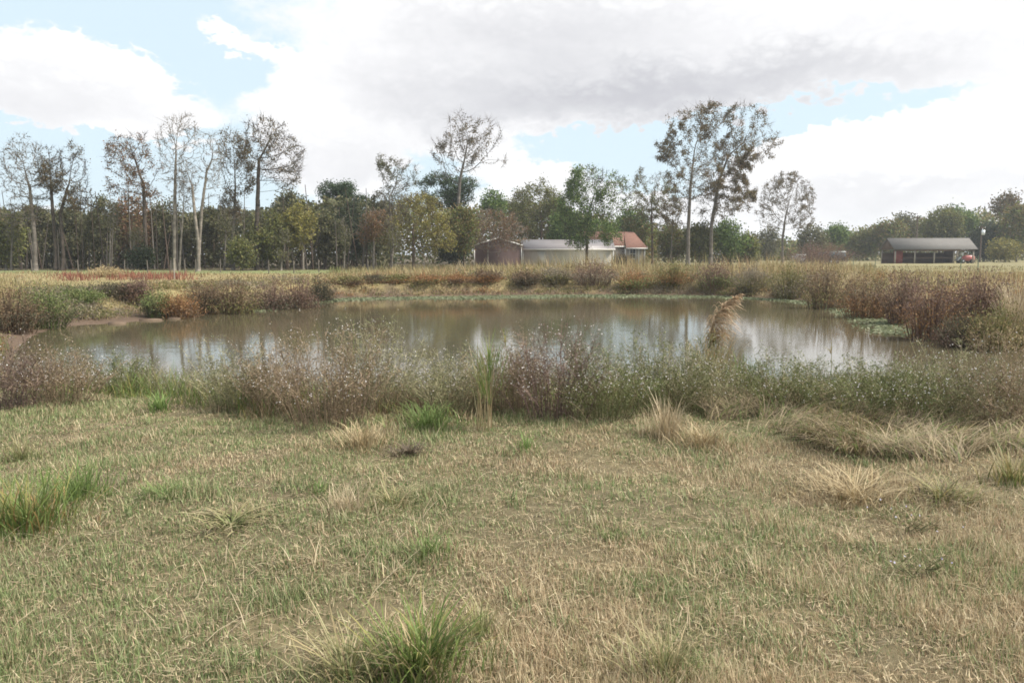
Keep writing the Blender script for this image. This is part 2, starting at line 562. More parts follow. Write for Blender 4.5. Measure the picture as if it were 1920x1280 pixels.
# ------------------------------------------------------------------ trees: branches grown towards points spread through the crown
def grow(trunk, attr, step, infl, kill, r, iters=160, up=0.2):
    pos = [trunk[0]]; par = [-1]
    for a, b_ in zip(trunk[:-1], trunk[1:]):
        L = np.linalg.norm(b_ - a); k = max(1, int(round(L / step)))
        for i in range(1, k + 1):
            pos.append(a + (b_ - a) * i / k + (r.normal(size=3) * 0.04 * step)); par.append(len(pos) - 2)
    P = np.zeros((6000, 3)); n = len(pos); P[:n] = pos
    par = list(par)
    st = max(1, int(n * 0.5))
    A = attr.copy()
    D = np.linalg.norm(A[:, None] - P[None, st:n], axis=2)
    blk = np.ones(n - st, bool); blk[::4] = False; blk[-1] = False
    D[:, blk] = 1e6
    mi = D.argmin(1) + st; md = D.min(1)
    for it in range(iters):
        live = md < infl if it > 25 else md < infl * 4
        if not live.any(): break
        ids = mi[live]
        dv = A[live] - P[ids]; dv /= np.linalg.norm(dv, axis=1, keepdims=True) + 1e-9
        uq, inv = np.unique(ids, return_inverse=True)
        acc = np.zeros((len(uq), 3)); np.add.at(acc, inv, dv)
        acc += r.normal(size=acc.shape) * 0.22
        acc[:, 2] += up
        acc /= np.linalg.norm(acc, axis=1, keepdims=True) + 1e-9
        new = P[uq] + acc * step
        k = len(new)
        if n + k > 5900: break
        P[n:n + k] = new; par += list(uq)
        D = np.linalg.norm(A[:, None] - new[None], axis=2)
        j = D.argmin(1); dm = D[np.arange(len(A)), j]
        better = dm < md
        mi[better] = j[better] + n; md[better] = dm[better]
        n += k
        keep = md > kill
        A, mi, md = A[keep], mi[keep], md[keep]
        if not len(A): break
    P = P[:n]; par = np.array(par[:n])
    w = np.zeros(n); kids = np.zeros(n, int)
    for i in range(n - 1, 0, -1):
        if kids[i] == 0: w[i] = 1
        w[par[i]] += w[i]; kids[par[i]] += 1
    return P, par, w, kids

def crown_points(ell, n, r, shell=0.0):
    vol = np.array([e[1][0] * e[1][1] * e[1][2] for e in ell]); k = r.choice(len(ell), n, p=vol / vol.sum())
    u = r.normal(size=(n, 3)); u /= np.linalg.norm(u, axis=1, keepdims=True)
    rr = r.uniform(size=n) ** (1 / 3)
    rr = rr * (1 - shell) + shell * (0.6 + 0.4 * rr)
    c = np.array([e[0] for e in ell])[k]; s = np.array([e[1] for e in ell])[k]
    return c + u * rr[:, None] * s

BARKS = {'grey': lin(112, 104, 95), 'dark': lin(80, 71, 63), 'pale': lin(130, 121, 110), 'brown': lin(96, 82, 70)}
PAL = {
    'bareleaf': [lin(108, 96, 72), lin(121, 101, 74), lin(100, 97, 69)],
    'brown': [lin(121, 98, 68), lin(135, 108, 73), lin(108, 100, 66), lin(147, 120, 79)],
    'rust': [lin(129, 95, 70), lin(142, 107, 79), lin(111, 90, 67), lin(122, 109, 74)],
    'olive': [lin(118, 120, 61), lin(100, 104, 64), lin(116, 118, 69), lin(88, 92, 59), lin(124, 116, 73)],
    'dull': [lin(105, 105, 65), lin(90, 92, 65), lin(104, 100, 72), lin(80, 83, 60), lin(111, 105, 77)],
    'green': [lin(87, 109, 57), lin(105, 125, 67), lin(74, 95, 52), lin(123, 137, 75)],
    'pine': [lin(71, 89, 60), lin(83, 101, 67), lin(63, 80, 55)],
    'dark': [lin(64, 74, 51), lin(76, 82, 56), lin(58, 66, 48)],
    'oak': [lin(118, 96, 66), lin(106, 92, 62), lin(128, 104, 72), lin(98, 92, 60), lin(110, 104, 68)],
    'yellow': [lin(141, 134, 69), lin(126, 122, 66), lin(112, 110, 67), lin(152, 139, 77)],
    'mix': [lin(124, 118, 61), lin(105, 118, 57), lin(104, 104, 66), lin(121, 107, 71), lin(86, 98, 59), lin(130, 112, 74)],
}

def tree(name, label, cat, Y, base_px, trunk_px, ells, bark='grey', r0=0.22, n=420, pal='bareleaf', leafn=2500, leaf=0.11,
         sigma=0.2, bareness=0.0, twig=7, shell=0.2, seed=1, group=None, step=None, trunks=None, flat=0.0, gap=.35):
    r = np.random.default_rng(seed)
    X = at(base_px, 500, Y)[0]
    zb = g1(X, Y) - 0.05
    O = np.array([X, Y, zb])
    sc = Y / FPX
    root = empty(name, O)
    E = []
    for cx, cy, rx, ry in ells:
        c = at(cx, cy, Y) - O
        E.append((c + np.array([0, r.uniform(-.2, .2) * rx * sc, 0]), np.array([rx * sc, min(rx, ry * 1.4) * sc * 0.9, ry * sc])))
    wood = MB(); leafmb = MB()
    lists = trunks or [trunk_px]
    H = max(e[0][2] + e[1][2] for e in E)
    step = step or max(0.24, H * 0.019)
    n = int(n * (1.5 if twig > 2 else .8))
    if twig > 2: leafn = int(leafn * 1.7)
    barkc = BARKS[bark]
    owner = None
    if len(lists) > 1:
        owner = np.array([abs(np.array([at(*tp[-1], Y)[0] - X for tp in lists])[:, None] - np.array([e[0][0] for e in E])[None]).argmin(0)])[0]
    for ti, tp in enumerate(lists):
        pts = [np.array([at(tp[0][0], 500, Y)[0] - X if len(lists) > 1 else 0.0, r.uniform(-.3, .3) * (len(lists) > 1), 0.0])]
        yo = 0.0
        for q in tp:
            yo += r.uniform(-.25, .25)
            pts.append(at(q[0], q[1], Y) - O + np.array([0, yo, 0]))
        ee = E if owner is None else [e for e, k in zip(E, owner) if k == ti]
        if not ee: continue
        A = crown_points(ee, max(30, int(n * len(ee) / len(E))), r, shell)
        gapn = fbm(A[:, 0] * .42 + 20, A[:, 2] * .42 + A[:, 1] * .3, seed + 91, 2)
        A = A[gapn > (gap if twig > 2 else .2)]
        P, par, w, kids = grow(pts, A, step, step * 6, step * 1.5, r)
        e_ = 2.1
        s = w ** (1 / e_); rr = 0.014 + (r0 - 0.014) * ((s - 1) / (s.max() - 1 + 1e-6)) ** 1.15
        hgt = np.clip(1 - P[:, 2] / (0.08 * H), 0, 1)
        rr = rr * (1 + 0.45 * hgt ** 2) * (0.82 - 0.3 * np.clip(P[:, 2] / H, 0, 1))
        rr = np.maximum(rr, 0.012)
        i = np.arange(1, len(P))
        thick = rr[i] > 0.06
        bc = barkc * (1 + 0.12 * r.normal(size=(len(i), 1)))
        p0r = np.minimum(rr[par[i]], rr[i] * 1.35)
        tubes(wood, P[par[i]][thick], P[i][thick], p0r[thick], rr[i][thick], bc[thick], 6)
        tubes(wood, P[par[i]][~thick], P[i][~thick], p0r[~thick], rr[i][~thick], bc[~thick], 3)
        tips = np.where((w <= 3) & (np.arange(len(P)) > 0))[0]
        if twig:
            tb = np.repeat(tips, twig)
            d = P[tb] - P[par[tb]]; d /= np.linalg.norm(d, axis=1, keepdims=True) + 1e-9
            d = d + r.normal(size=d.shape) * 0.55; d[:, 2] += 0.15
            L = r.uniform(0.6, 2.1, (len(tb), 1)) * step
            needles(wood, P[tb], P[tb] + d * L, 0.017, barkc * 0.95, r)
        nn = int(leafn / len(lists))
        if nn:
            dens = fbm(P[tips, 0] * 0.5 + 50, P[tips, 2] * 0.5 + P[tips, 1] * 0.4, seed + 5, 2)
            pw = np.clip(dens - bareness, 0.02, None) ** (1.9 if twig > 2 else 1.5); pw /= pw.sum()
            tk = r.choice(tips, nn, p=pw)
            c = P[tk] + r.normal(size=(nn, 3)) * sigma * np.array([1, 1, 1 - 0.6 * flat])
            cc = pick(PAL[pal], nn, r, 0.1)
            tint = (0.82 + 0.36 * r.uniform(size=len(P)))[tk][:, None]
            leaves(leafmb, c, leaf * (.85 if twig > 2 else 1), cc * tint, r)
    wood.build('trunk', BARK, root)
    if leafmb.n: leafmb.build('crown', LEAF, root)
    tag(root, label, cat, group)
    return root

BT = 'tall trees along the edge of the wood'
tree('bare_tree', 'leafless grey tree with wide spreading twigs at the far left of the wood', 'tree', 80, 66, [(62, 440), (54, 350)],
     [(46, 325, 46, 72), (40, 400, 40, 30)], 'grey', .27, 420, 'bareleaf', 500, .09, seed=1)
tree('twin_trunk_tree', 'brown leaved tree forking into two stems beside the leafless one at far left', 'tree', 81, 108, None,
     [(98, 322, 26, 50), (136, 320, 32, 52), (142, 372, 34, 24), (85, 370, 24, 40)], 'dark', .22, 480, 'bareleaf', 2600, .10, bareness=.3, seed=2,
     trunks=[[(103, 470), (96, 350)], [(118, 480), (112, 400), (124, 350)]])
tree('tall_ash_tree', 'tree with a wide reddish-brown thinly leaved crown above the red weeds', 'tree', 82, 276, [(274, 440), (271, 345)],
     [(245, 310, 50, 58), (275, 300, 34, 56), (250, 365, 52, 24)], 'dark', .25, 520, 'rust', 2300, .10, bareness=.32, seed=3)
tree('bare_tree', 'tallest bare tree of the wood, straight grey trunk forking high up', 'tree', 79, 327, [(327, 420), (329, 310)],
     [(312, 270, 22, 52), (345, 262, 34, 52), (325, 330, 26, 40)], 'pale', .22, 420, 'bareleaf', 120, .08, seed=4)
tree('bare_tree', 'bare tree with a forked pale trunk right of the tallest bare tree', 'tree', 79, 372, None,
     [(352, 330, 22, 56), (394, 300, 24, 58), (400, 340, 14, 40)], 'pale', .2, 420, 'bareleaf', 100, .08, seed=5,
     trunks=[[(373, 450), (367, 400), (363, 350)], [(373, 450), (378, 390), (386, 320)]])
tree('slender_tree', 'thin leaning grey sapling between the two tallest bare trees', 'tree', 79, 336, [(340, 450), (345, 390)],
     [(346, 365, 12, 34)], 'pale', .12, 90, 'bareleaf', 50, .08, seed=6)
tree('leafy_tree', 'tall narrow tree with grey-green leaves left of the dark-trunked tree', 'tree', 84, 437, [(437, 440), (440, 390)],
     [(432, 300, 26, 62), (452, 320, 26, 66), (440, 385, 32, 34)], 'grey', .2, 520, 'bareleaf', 3000, .10, bareness=.25, seed=7)
tree('dark_trunk_tree', 'tall tree with a thick dark trunk and a fan of fine twigs', 'tree', 82, 482, [(482, 420), (486, 300)],
     [(485, 285, 40, 60), (528, 300, 44, 52), (505, 250, 40, 30), (528, 338, 32, 26)], 'dark', .3, 560, 'bareleaf', 1700, .10, bareness=.35, seed=8)
tree('pine_tree', 'dark green pine with rounded clumps rising above the middle of the wood', 'tree', 100, 640, [(640, 450), (638, 385)],
     [(614, 358, 20, 17), (650, 360, 20, 18), (635, 392, 34, 18), (690, 380, 8, 10)], 'brown', .28, 360, 'pine', 6500, .12, sigma=.3, seed=9, flat=.3)
tree('thin_crown_tree', 'tree with two thin grey-brown tops behind the yellow tree', 'tree', 92, 733, [(735, 440), (730, 370)],
     [(718, 318, 22, 28), (758, 330, 30, 28), (738, 385, 44, 44)], 'grey', .22, 480, 'dull', 2600, .10, bareness=.2, seed=10)
tree('pine_tree', 'pine with flat dark pads behind the tall sparse central tree', 'tree', 108, 850, [(850, 440), (848, 375)],
     [(822, 335, 24, 12), (865, 345, 34, 14), (845, 372, 44, 20), (800, 350, 18, 12)], 'brown', .28, 360, 'pine', 6000, .13, sigma=.3, seed=11, flat=.4)
tree('sparse_tree', 'tall thinly leaved tree standing alone above the middle of the skyline', 'tree', 100, 857, [(857, 420), (862, 345)],
     [(868, 245, 34, 40), (830, 280, 24, 30), (905, 255, 40, 34), (925, 300, 32, 22), (832, 325, 26, 22), (880, 300, 30, 30)], 'grey', .3, 620, 'bareleaf', 1700, .115, bareness=.35, seed=12)
tree('yellow_leaf_tree', 'spreading tree with yellow-olive autumn leaves left of the maroon barn', 'tree', 84, 775, [(776, 470), (774, 430)],
     [(780, 400, 52, 40), (745, 440, 44, 34), (815, 440, 46, 40)], 'brown', .2, 520, 'yellow', 6500, .10, bareness=.1, seed=13)
tree('small_red_tree', 'small tree with reddish leaves at the edge of the dark wood', 'tree', 82, 700, [(700, 470), (700, 440)],
     [(705, 418, 30, 26), (685, 440, 22, 20)], 'grey', .16, 240, 'rust', 1800, .10, bareness=.15, seed=14)
tree('round_tree', 'broad rounded olive-brown tree behind the long beige shed', 'tree', 130, 1015, [(1015, 450), (1015, 420)],
     [(1010, 400, 62, 52), (1040, 420, 44, 50), (985, 430, 40, 44), (1012, 352, 26, 16)], 'brown', .3, 620, 'olive', 13000, .16, sigma=.42, seed=15, shell=.5)
tree('green_tree', 'green leafy tree standing in front of the beige shed', 'tree', 106, 1100, [(1101, 440), (1104, 400)],
     [(1105, 342, 42, 36), (1148, 360, 42, 38), (1080, 400, 38, 48), (1120, 420, 44, 30), (1150, 445, 26, 14), (1085, 445, 28, 22)], 'dark', .28, 640, 'green', 8500, .135, sigma=.3, bareness=.2, seed=16, gap=.25)
tree('sparse_red_tree', 'upright tree with thin reddish top beside the terracotta roof', 'tree', 128, 1223, [(1223, 440), (1221, 380)],
     [(1218, 365, 40, 52), (1245, 390, 34, 50), (1200, 420, 34, 40), (1215, 325, 20, 18)], 'brown', .24, 560, 'mix', 4600, .13, bareness=.2, seed=17)
tree('tall_oak', 'tall straight tree with brown leafy crown right of the house', 'tree', 114, 1290, [(1291, 420), (1295, 345)],
     [(1290, 245, 42, 50), (1330, 225, 34, 36), (1258, 285, 38, 26), (1300, 335, 58, 44), (1325, 290, 34, 44), (1270, 390, 34, 40)], 'grey', .34, 760, 'oak', 8200, .125, bareness=.26, seed=18, gap=.27)
tree('leaning_oak', 'tall tree leaning right with brown leafy crown, highest on the skyline', 'tree', 116, 1332, [(1334, 420), (1348, 340), (1368, 290)],
     [(1395, 225, 40, 34), (1425, 255, 36, 34), (1452, 262, 24, 20), (1380, 290, 50, 42), (1415, 300, 34, 16), (1375, 365, 46, 42), (1335, 385, 34, 40)], 'grey', .34, 820, 'oak', 10500, .125, bareness=.26, seed=19, gap=.27)
tree('vase_shaped_tree', 'solitary thin-branched tree with an open fan-shaped crown right of the tall oaks', 'tree', 150, 1467, [(1467, 450), (1470, 420)],
     [(1475, 375, 50, 52), (1450, 400, 36, 34), (1500, 395, 28, 40)], 'grey', .3, 640, 'bareleaf', 3600, .14, bareness=.15, seed=20, shell=.8, gap=.2)
tree('rusty_shrub_tree', 'low spreading tree with thin rust-coloured leaves in front of the maroon barn', 'tree', 104, 915, [(914, 475), (916, 455)],
     [(925, 425, 54, 34), (955, 440, 40, 30), (890, 440, 34, 30), (940, 462, 46, 18)], 'pale', .14, 520, 'rust', 3000, .11, bareness=.15, seed=21)

# understorey and background trees: label, Y, base px, centre, radii, palette, leaves
US = [
 ('dull green thicket tree at the left edge under the leafless tree', 84, 12, (15, 445, 40, 62), 'olive', 5000),
 ('dark bushy tree behind the leafless tree at far left', 90, 60, (62, 440, 44, 60), 'dull', 4600),
 ('bushy grey-olive tree behind the twin-stemmed tree', 92, 130, (132, 440, 48, 58), 'dull', 4600),
 ('brown-topped bushy tree left of the reddish-crowned tree', 88, 195, (196, 425, 42, 70), 'dull', 5200),
 ('reddish-brown bushy tree behind the reddish-crowned tree', 90, 250, (250, 420, 44, 74), 'rust', 4200),
 ('low dark evergreen bush at the foot of the reddish-crowned tree', 81, 262, (262, 482, 30, 22), 'dark', 2200),
 ('brownish bushy tree behind the tallest bare tree', 92, 312, (310, 430, 40, 66), 'dull', 4600),
 ('bushy tree behind the forked pale trunk', 92, 400, (400, 440, 46, 60), 'dull', 4800),
 ('olive bushy tree with yellowish leaves under the dark-trunked tree', 83, 500, (500, 445, 46, 54), 'olive', 5600),
 ('low olive bush at the wood edge under the dark-trunked tree', 80, 455, (455, 475, 34, 30), 'olive', 3000),
 ('yellowish tree with a pale stem left of the pine clumps', 84, 568, (560, 425, 40, 48), 'yellow', 3800),
 ('dark tree in shade beneath the pine clumps', 88, 610, (612, 440, 40, 58), 'dull', 5000),
 ('dense dark evergreen left of the small reddish tree', 90, 660, (662, 435, 40, 64), 'dark', 7000),
 ('dark brown tree filling the gap left of the pine clumps', 96, 548, (545, 400, 40, 46), 'dull', 3600),
 ('brownish tree between the tall sparse tree and the maroon barn', 94, 870, (868, 430, 44, 50), 'mix', 4800),
 ('small olive tree behind the peak of the maroon barn', 122, 925, (925, 385, 26, 30), 'green', 2600),
 ('dark shrub at the left corner of the maroon barn', 98, 850, (850, 470, 36, 26), 'dark', 2600),
 ('dark green tree close behind the beige shed roof', 118, 1060, (1058, 425, 34, 40), 'green', 4000),
 ('green bushy tree behind the right gable of the house', 134, 1200, (1185, 420, 34, 40), 'green', 3600),
 ('dark bush at the foot of the tall straight oak', 122, 1262, (1262, 455, 34, 34), 'mix', 3600),
 ('dense green bush between the feet of the two tall oaks', 118, 1312, (1312, 450, 34, 40), 'olive', 4600),
 ('dark green bush right of the leaning oak foot', 120, 1370, (1370, 452, 40, 36), 'green', 4600),
 ('olive bush at the right end of the tall oak group', 122, 1405, (1402, 465, 24, 24), 'olive', 2600),
 ('pale grey thin tree behind the fan-shaped tree', 190, 1435, (1440, 455, 30, 26), 'dull', 1800),
 ('low thin tree right of the fan-shaped tree', 175, 1520, (1520, 450, 30, 30), 'dull', 2400),
 ('small round bright green tree on the far right skyline', 185, 1568, (1568, 440, 20, 17), 'green', 2600),
 ('olive far tree left of the open pole barn', 190, 1610, (1612, 455, 36, 28), 'olive', 3600),
 ('brownish far tree behind the left end of the pole barn', 185, 1665, (1668, 445, 40, 34), 'mix', 3800),
 ('grey thin-topped far tree beside the utility pole', 195, 1700, (1700, 428, 30, 30), 'dull', 2400),
 ('large olive tree behind the middle of the pole barn', 180, 1762, (1765, 428, 44, 42), 'olive', 6400),
 ('dark green tree crowning the wood behind the pole barn', 185, 1795, (1795, 418, 40, 34), 'green', 5200),
 ('dark tree at the right end of the pole barn roof', 172, 1845, (1850, 452, 40, 38), 'dark', 5600),
 ('rust-tinged tree at the right edge of the picture', 168, 1905, (1905, 430, 40, 54), 'mix', 5600),
 ('thin pale-topped tree on the right edge skyline', 176, 1885, (1888, 385, 32, 22), 'bareleaf', 1400),
 ('low bush with yellow leaves near the right edge', 160, 1885, (1885, 470, 30, 20), 'yellow', 2400),
]
for k, (lab, Y, bx, (cx, cy, rx, ry), pal, ln) in enumerate(US):
    low = ry < 32
    r_ = np.random.default_rng(300 + k)
    el = [(cx, cy, rx * .8, ry * .85)]
    for _ in range(4):
        a = r_.uniform(0, 6.28)
        el.append((cx + math.cos(a) * rx * .55, cy + math.sin(a) * ry * .55, rx * r_.uniform(.3, .5), ry * r_.uniform(.3, .5)))
    tree('bushy_tree' if not low else 'bush', lab, 'tree' if not low else 'bush', Y, bx, [(bx, min(cy + ry * 0.75, 492)), (cx, cy + ry * 0.2)], el,
         r_.choice(['grey', 'dark', 'brown', 'pale']), .16 if not low else .08, 300, pal, int(ln * 1.15), .14 * Y / 95, sigma=.34 * Y / 95,
         bareness=.06, twig=2, shell=.4, seed=300 + k)

# bare saplings in front of the wood
for k, (px, top, lab, bk) in enumerate([(205, 400, 'thin grey sapling trunk left of the reddish-crowned tree', 'grey'), (250, 420, 'crooked pale sapling left of the reddish-crowned trunk', 'pale'),
        (420, 410, 'thin sapling right of the forked pale trunk', 'grey'), (527, 455, 'slim white birch-like stem in front of the wood', 'pale'),
        (645, 430, 'thin trunk in front of the dark evergreen', 'grey'), (735, 440, 'stout pale trunk under the yellow leaves', 'grey'),
        (1258, 400, 'thin bare sapling left of the tall straight oak', 'grey'), (20, 420, 'slender trunk at the far left edge', 'grey')]):
    tree('sapling', lab, 'tree', 81 if px < 900 else 116, px, [(px + 1, (top + 500) / 2 + 10), (px + 2, top + 30)], [(px + 3, top + 5, 16, 34)], bk, .12, 110, 'dull', 350, .09, twig=4, seed=500 + k)

# the rest of the wood behind, one mass of leaves and stems
wood = MB(); r = np.random.default_rng(77)
def mass(x0, x1, Y0, Y1, topf, n, pal, size):
    px = r.uniform(x0, x1, n); Y = r.uniform(Y0, Y1, n)
    X = (px - CX) / FPX * Y
    top = np.interp(px, *zip(*topf)) + (fbm(px / 22, Y * .1, 5) - .5) * 46
    H = EYE + (476 - top) / FPX * Y
    z = H * r.uniform(0, 1, n) ** .75
    c = np.stack([X, Y, z], 1)
    leaves(wood, c, size, pick(PAL[pal], n, r) * (0.7 + 0.6 * fbm(X * .5, z * .5, 8))[:, None], r)
mass(-150, 740, 92, 114, [(-150, 405), (0, 395), (100, 400), (300, 405), (500, 400), (560, 380), (720, 385)], 46000, 'dull', .27)
mass(700, 1230, 132, 150, [(700, 390), (800, 385), (900, 390), (1000, 385), (1230, 430)], 22000, 'mix', .3)
mass(1180, 1420, 150, 165, [(1180, 430), (1300, 440), (1420, 455)], 9000, 'dull', .3)
mass(1400, 2080, 200, 240, [(1400, 462), (1500, 455), (1600, 440), (1700, 425), (1780, 405), (1850, 400), (1900, 392), (2080, 395)], 30000, 'mix', .42)
nn = 150
px = r.uniform(-100, 720, nn); Y = r.uniform(84, 100, nn); X = (px - CX) / FPX * Y
b0 = np.stack([X, Y, np.zeros(nn)], 1); b1 = b0 + np.stack([r.normal(size=nn) * .5, r.normal(size=nn) * .4, r.uniform(4, 9, nn)], 1)
tubes(wood, b0, b1, r.uniform(.05, .12, nn), .03, pick([BARKS['grey'], BARKS['dark'], BARKS['brown']], nn, r), 4)
wo_ = wood.build('background_wood', LEAF)
tag(wo_, 'dense autumn wood of dull green and brown trees behind the field', 'wood', kind='stuff')

# ------------------------------------------------------------------ buildings
def box(mb, x0, x1, y0, y1, z0, z1, c=(1, 1, 1)):
    v = [(x, y, z) for z in (z0, z1) for y in (y0, y1) for x in (x0, x1)]
    q = [(0, 2, 3, 1), (4, 5, 7, 6), (0, 1, 5, 4), (2, 6, 7, 3), (0, 4, 6, 2), (1, 3, 7, 5)]
    mb.add(v, np.array(c, float), quads=q)

def part(name, mat, parent, *boxes):
    m = MB()
    for bx in boxes: box(m, *bx)
    return m.build(name, mat, parent)

def poly_part(name, mat, parent, verts, faces):
    m = MB()
    t3 = [f for f in faces if len(f) == 3]; q4 = [f for f in faces if len(f) == 4]
    m.add(np.array(verts, float), np.array([1., 1, 1]), tris=t3 or None, quads=q4 or None)
    return m.build(name, mat, parent)

def slab(name, mat, parent, a, b_, c, d, th):
    """a roof slope with thickness, corners a b c d"""
    P = np.array([a, b_, c, d], float)
    nrm = np.cross(P[1] - P[0], P[3] - P[0]); nrm /= np.linalg.norm(nrm)
    if nrm[2] < 0: nrm = -nrm
    V = np.concatenate([P, P - nrm * th])
    return poly_part(name, mat, parent, V, [(0, 1, 2, 3), (7, 6, 5, 4), (0, 4, 5, 1), (1, 5, 6, 2), (2, 6, 7, 3), (3, 7, 4, 0)])

m_maroon = plain('maroon_siding', lin(110, 90, 86), .6, .3, 1.2, .15, stripe=(0, .3, .5))
m_trim = plain('white_trim', lin(225, 222, 216), .5, .3, 3, .08)
m_beige = plain('beige_siding', lin(188, 183, 174), .7, .2, 1.5, .1, stripe=(2, .22, .6))
m_greyroof = plain('grey_metal_roof', lin(140, 134, 134), .45, .4, 1.0, .1, stripe=(0, .4, .5))
m_darkroof = plain('weathered_grey_roof', lin(108, 105, 101), .85, .15, 1.0, .1, stripe=(0, .5, .5))
m_terra = plain('terracotta_shingle', lin(120, 90, 79), .85, .2, 2.5, .2, stripe=(2, .14, .5))
m_stucco = plain('grey_brick_wall', lin(172, 162, 152), .8, .2, 2.5, .12)
m_glass = plain('window_glass', (.05, .06, .07), .06, .6, 1, .05)
m_red = plain('red_boards', lin(146, 80, 72), .7, .2, 2.0, .2, stripe=(0, .25, .6))
m_post = plain('weathered_post', lin(150, 142, 130), .85, .1, 6, .2)
m_dkwood = plain('dark_boards', lin(98, 82, 70), .85, .1, 3, .2, stripe=(0, .25, .5))

# maroon barn, gable end to the camera
Y = 110.0; s = Y / FPX
xl, xr = at(889, 480, Y)[0], at(978, 480, Y)[0]
O = np.array([xl, Y, g1(xl, Y)]); root = empty('metal_barn', O)
w_ = xr - xl; he = at(889, 459, Y)[2] - O[2]; hp = at(934, 446, Y)[2] - O[2]; Lb = 9.0
poly_part('wall', m_maroon, root, [(0, 0, -.1), (w_, 0, -.1), (w_, 0, he), (w_ / 2, 0, hp), (0, 0, he), (0, Lb, -.1), (w_, Lb, -.1), (w_, Lb, he), (w_ / 2, Lb, hp), (0, Lb, he)],
          [(0, 1, 2, 4), (4, 2, 3), (5, 9, 7, 6), (9, 8, 7), (0, 4, 9, 5), (1, 6, 7, 2)])
for sx in (0, 1):
    x0, x1 = (-.18, w_ / 2) if sx == 0 else (w_ + .18, w_ / 2)
    ze = he - .1
    slab('roof', m_greyroof, root, (x0, -.12, ze + .1), (x1, -.12, hp + .1), (x1, Lb + .12, hp + .1), (x0, Lb + .12, ze + .1), .05)
    slab('gable_trim', m_trim, root, (x0, -.16, ze + .085), (x1, -.16, hp + .085), (x1, -.125, hp + .085), (x0, -.125, ze + .085), .17)
part('corner_trim', m_trim, root, (-.05, .1, -.06, .05, -.1, he)); part('corner_trim', m_trim, root, (w_ - .07, w_ + .03, -.06, .05, -.1, he))
tag(root, 'maroon metal barn with white edged gable behind the tall weeds', 'barn')

# beige shed, long side to the camera
Y = 112.0
xl, xr = at(980, 480, Y)[0], at(1150, 480, Y)[0]
O = np.array([xl, Y, g1(xl, Y)]); root = empty('long_shed', O)
w_ = xr - xl; he = at(980, 466, Y)[2] - O[2]; dp = 6.0; hr = at(1065, 450, Y)[2] - O[2] + 0.05
poly_part('wall', m_beige, root, [(0, 0, -.1), (w_, 0, -.1), (w_, 0, he), (0, 0, he), (0, dp, -.1), (w_, dp, -.1), (w_, dp, he), (0, dp, he), (0, dp / 2, hr), (w_, dp / 2, hr)],
          [(0, 1, 2, 3), (5, 4, 7, 6), (4, 0, 3, 7), (1, 5, 6, 2), (3, 8, 7), (2, 6, 9)])
slab('roof', m_greyroof, root, (-.25, -.3, he - .03), (w_ + .25, -.3, he - .03), (w_ + .25, dp / 2, hr + .06), (-.25, dp / 2, hr + .06), .06)
slab('roof', m_greyroof, root, (-.25, dp + .3, he - .03), (w_ + .25, dp + .3, he - .03), (w_ + .25, dp / 2 + .01, hr + .06), (-.25, dp / 2 + .01, hr + .06), .06)
part('eave_trim', m_trim, root, (-.25, w_ + .25, -.34, -.305, he - .2, he - .06))
part('door_panel', m_beige, root, (2.0, 3.1, -.03, .0, 0, he - .35))
part('corner_trim', m_trim, root, (w_ - .1, w_ + .03, -.04, .04, -.1, he - .05)); part('corner_trim', m_trim, root, (-.03, .1, -.04, .04, -.1, he - .05))
tag(root, 'long low beige shed with grey metal roof beside the maroon barn', 'shed')

# house
Y = 122.0
def hx(px): return at(px, 480, Y)[0]
O = np.array([hx(1130), Y, g1(hx(1130), Y)]); root = empty('house', O)
def lx(px): return hx(px) - O[0]
def lz(py): return at(1170, py, Y)[2] - O[2]
e1, e2, rz = lz(461), lz(464.5), lz(433)
part('wall', m_stucco, root, (lx(1100), lx(1172), .5, 8, -.1, e1 - .12))
part('wall', m_stucco, root, (lx(1172), lx(1208), -.4, 7.5, -.1, e2 - .12))
slab('roof', m_terra, root, (lx(1095), .1, e1), (lx(1178), .1, e1), (lx(1178), 4.2, rz), (lx(1095), 4.2, rz), .1)
slab('roof', m_terra, root, (lx(1095), 8.4, e1), (lx(1196), 8.4, e1), (lx(1196), 4.22, rz), (lx(1095), 4.22, rz), .1)
poly_part('roof', m_terra, root, [(lx(1172), -.9, e2), (lx(1212), -.9, e2), (lx(1195), 4.1, rz - .03), (lx(1176), 4.1, rz - .03), (lx(1212), 8.0, e2), (lx(1172), -.9, e2 - .1), (lx(1212), -.9, e2 - .1), (lx(1212), 8, e2 - .1)],
          [(0, 1, 2, 3), (1, 4, 2), (0, 5, 6, 1), (1, 6, 7, 4)])
part('eave_trim', m_trim, root, (lx(1095), lx(1176), .04, .09, e1 - .2, e1 - .02))
part('eave_trim', m_trim, root, (lx(1172), lx(1212), -.96, -.91, e2 - .22, e2 - .01))
for q in (1171.5, 1196.5, 1207.5):
    part('porch_post', m_trim, root, (lx(q) - .08, lx(q) + .08, -.62, -.46, -.1, e2 - .15))
wd = empty('window', (0, 0, 0)); wd.parent = root
z0, z1 = lz(485), lz(467)
part('pane', m_glass, wd, (lx(1180.5), lx(1190.5), -.42, -.40, z0, z1))
part('frame', m_trim, wd, (lx(1179.5), lx(1180.7), -.47, -.40, z0 - .06, z1 + .06), (lx(1190.3), lx(1191.5), -.47, -.40, z0 - .06, z1 + .06),
     (lx(1180.7), lx(1190.3), -.47, -.40, z1 - .03, z1 + .06), (lx(1180.7), lx(1190.3), -.47, -.40, z0 - .06, z0 + .03),
     (lx(1180.7), lx(1190.3), -.46, -.41, (z0 + z1) / 2 - .03, (z0 + z1) / 2 + .03), (lx(1185.2), lx(1185.8), -.455, -.415, z0 + .03, z1 - .03))
part('window_sill', m_trim, wd, (lx(1179), lx(1192), -.52, -.41, z0 - .13, z0 - .063))
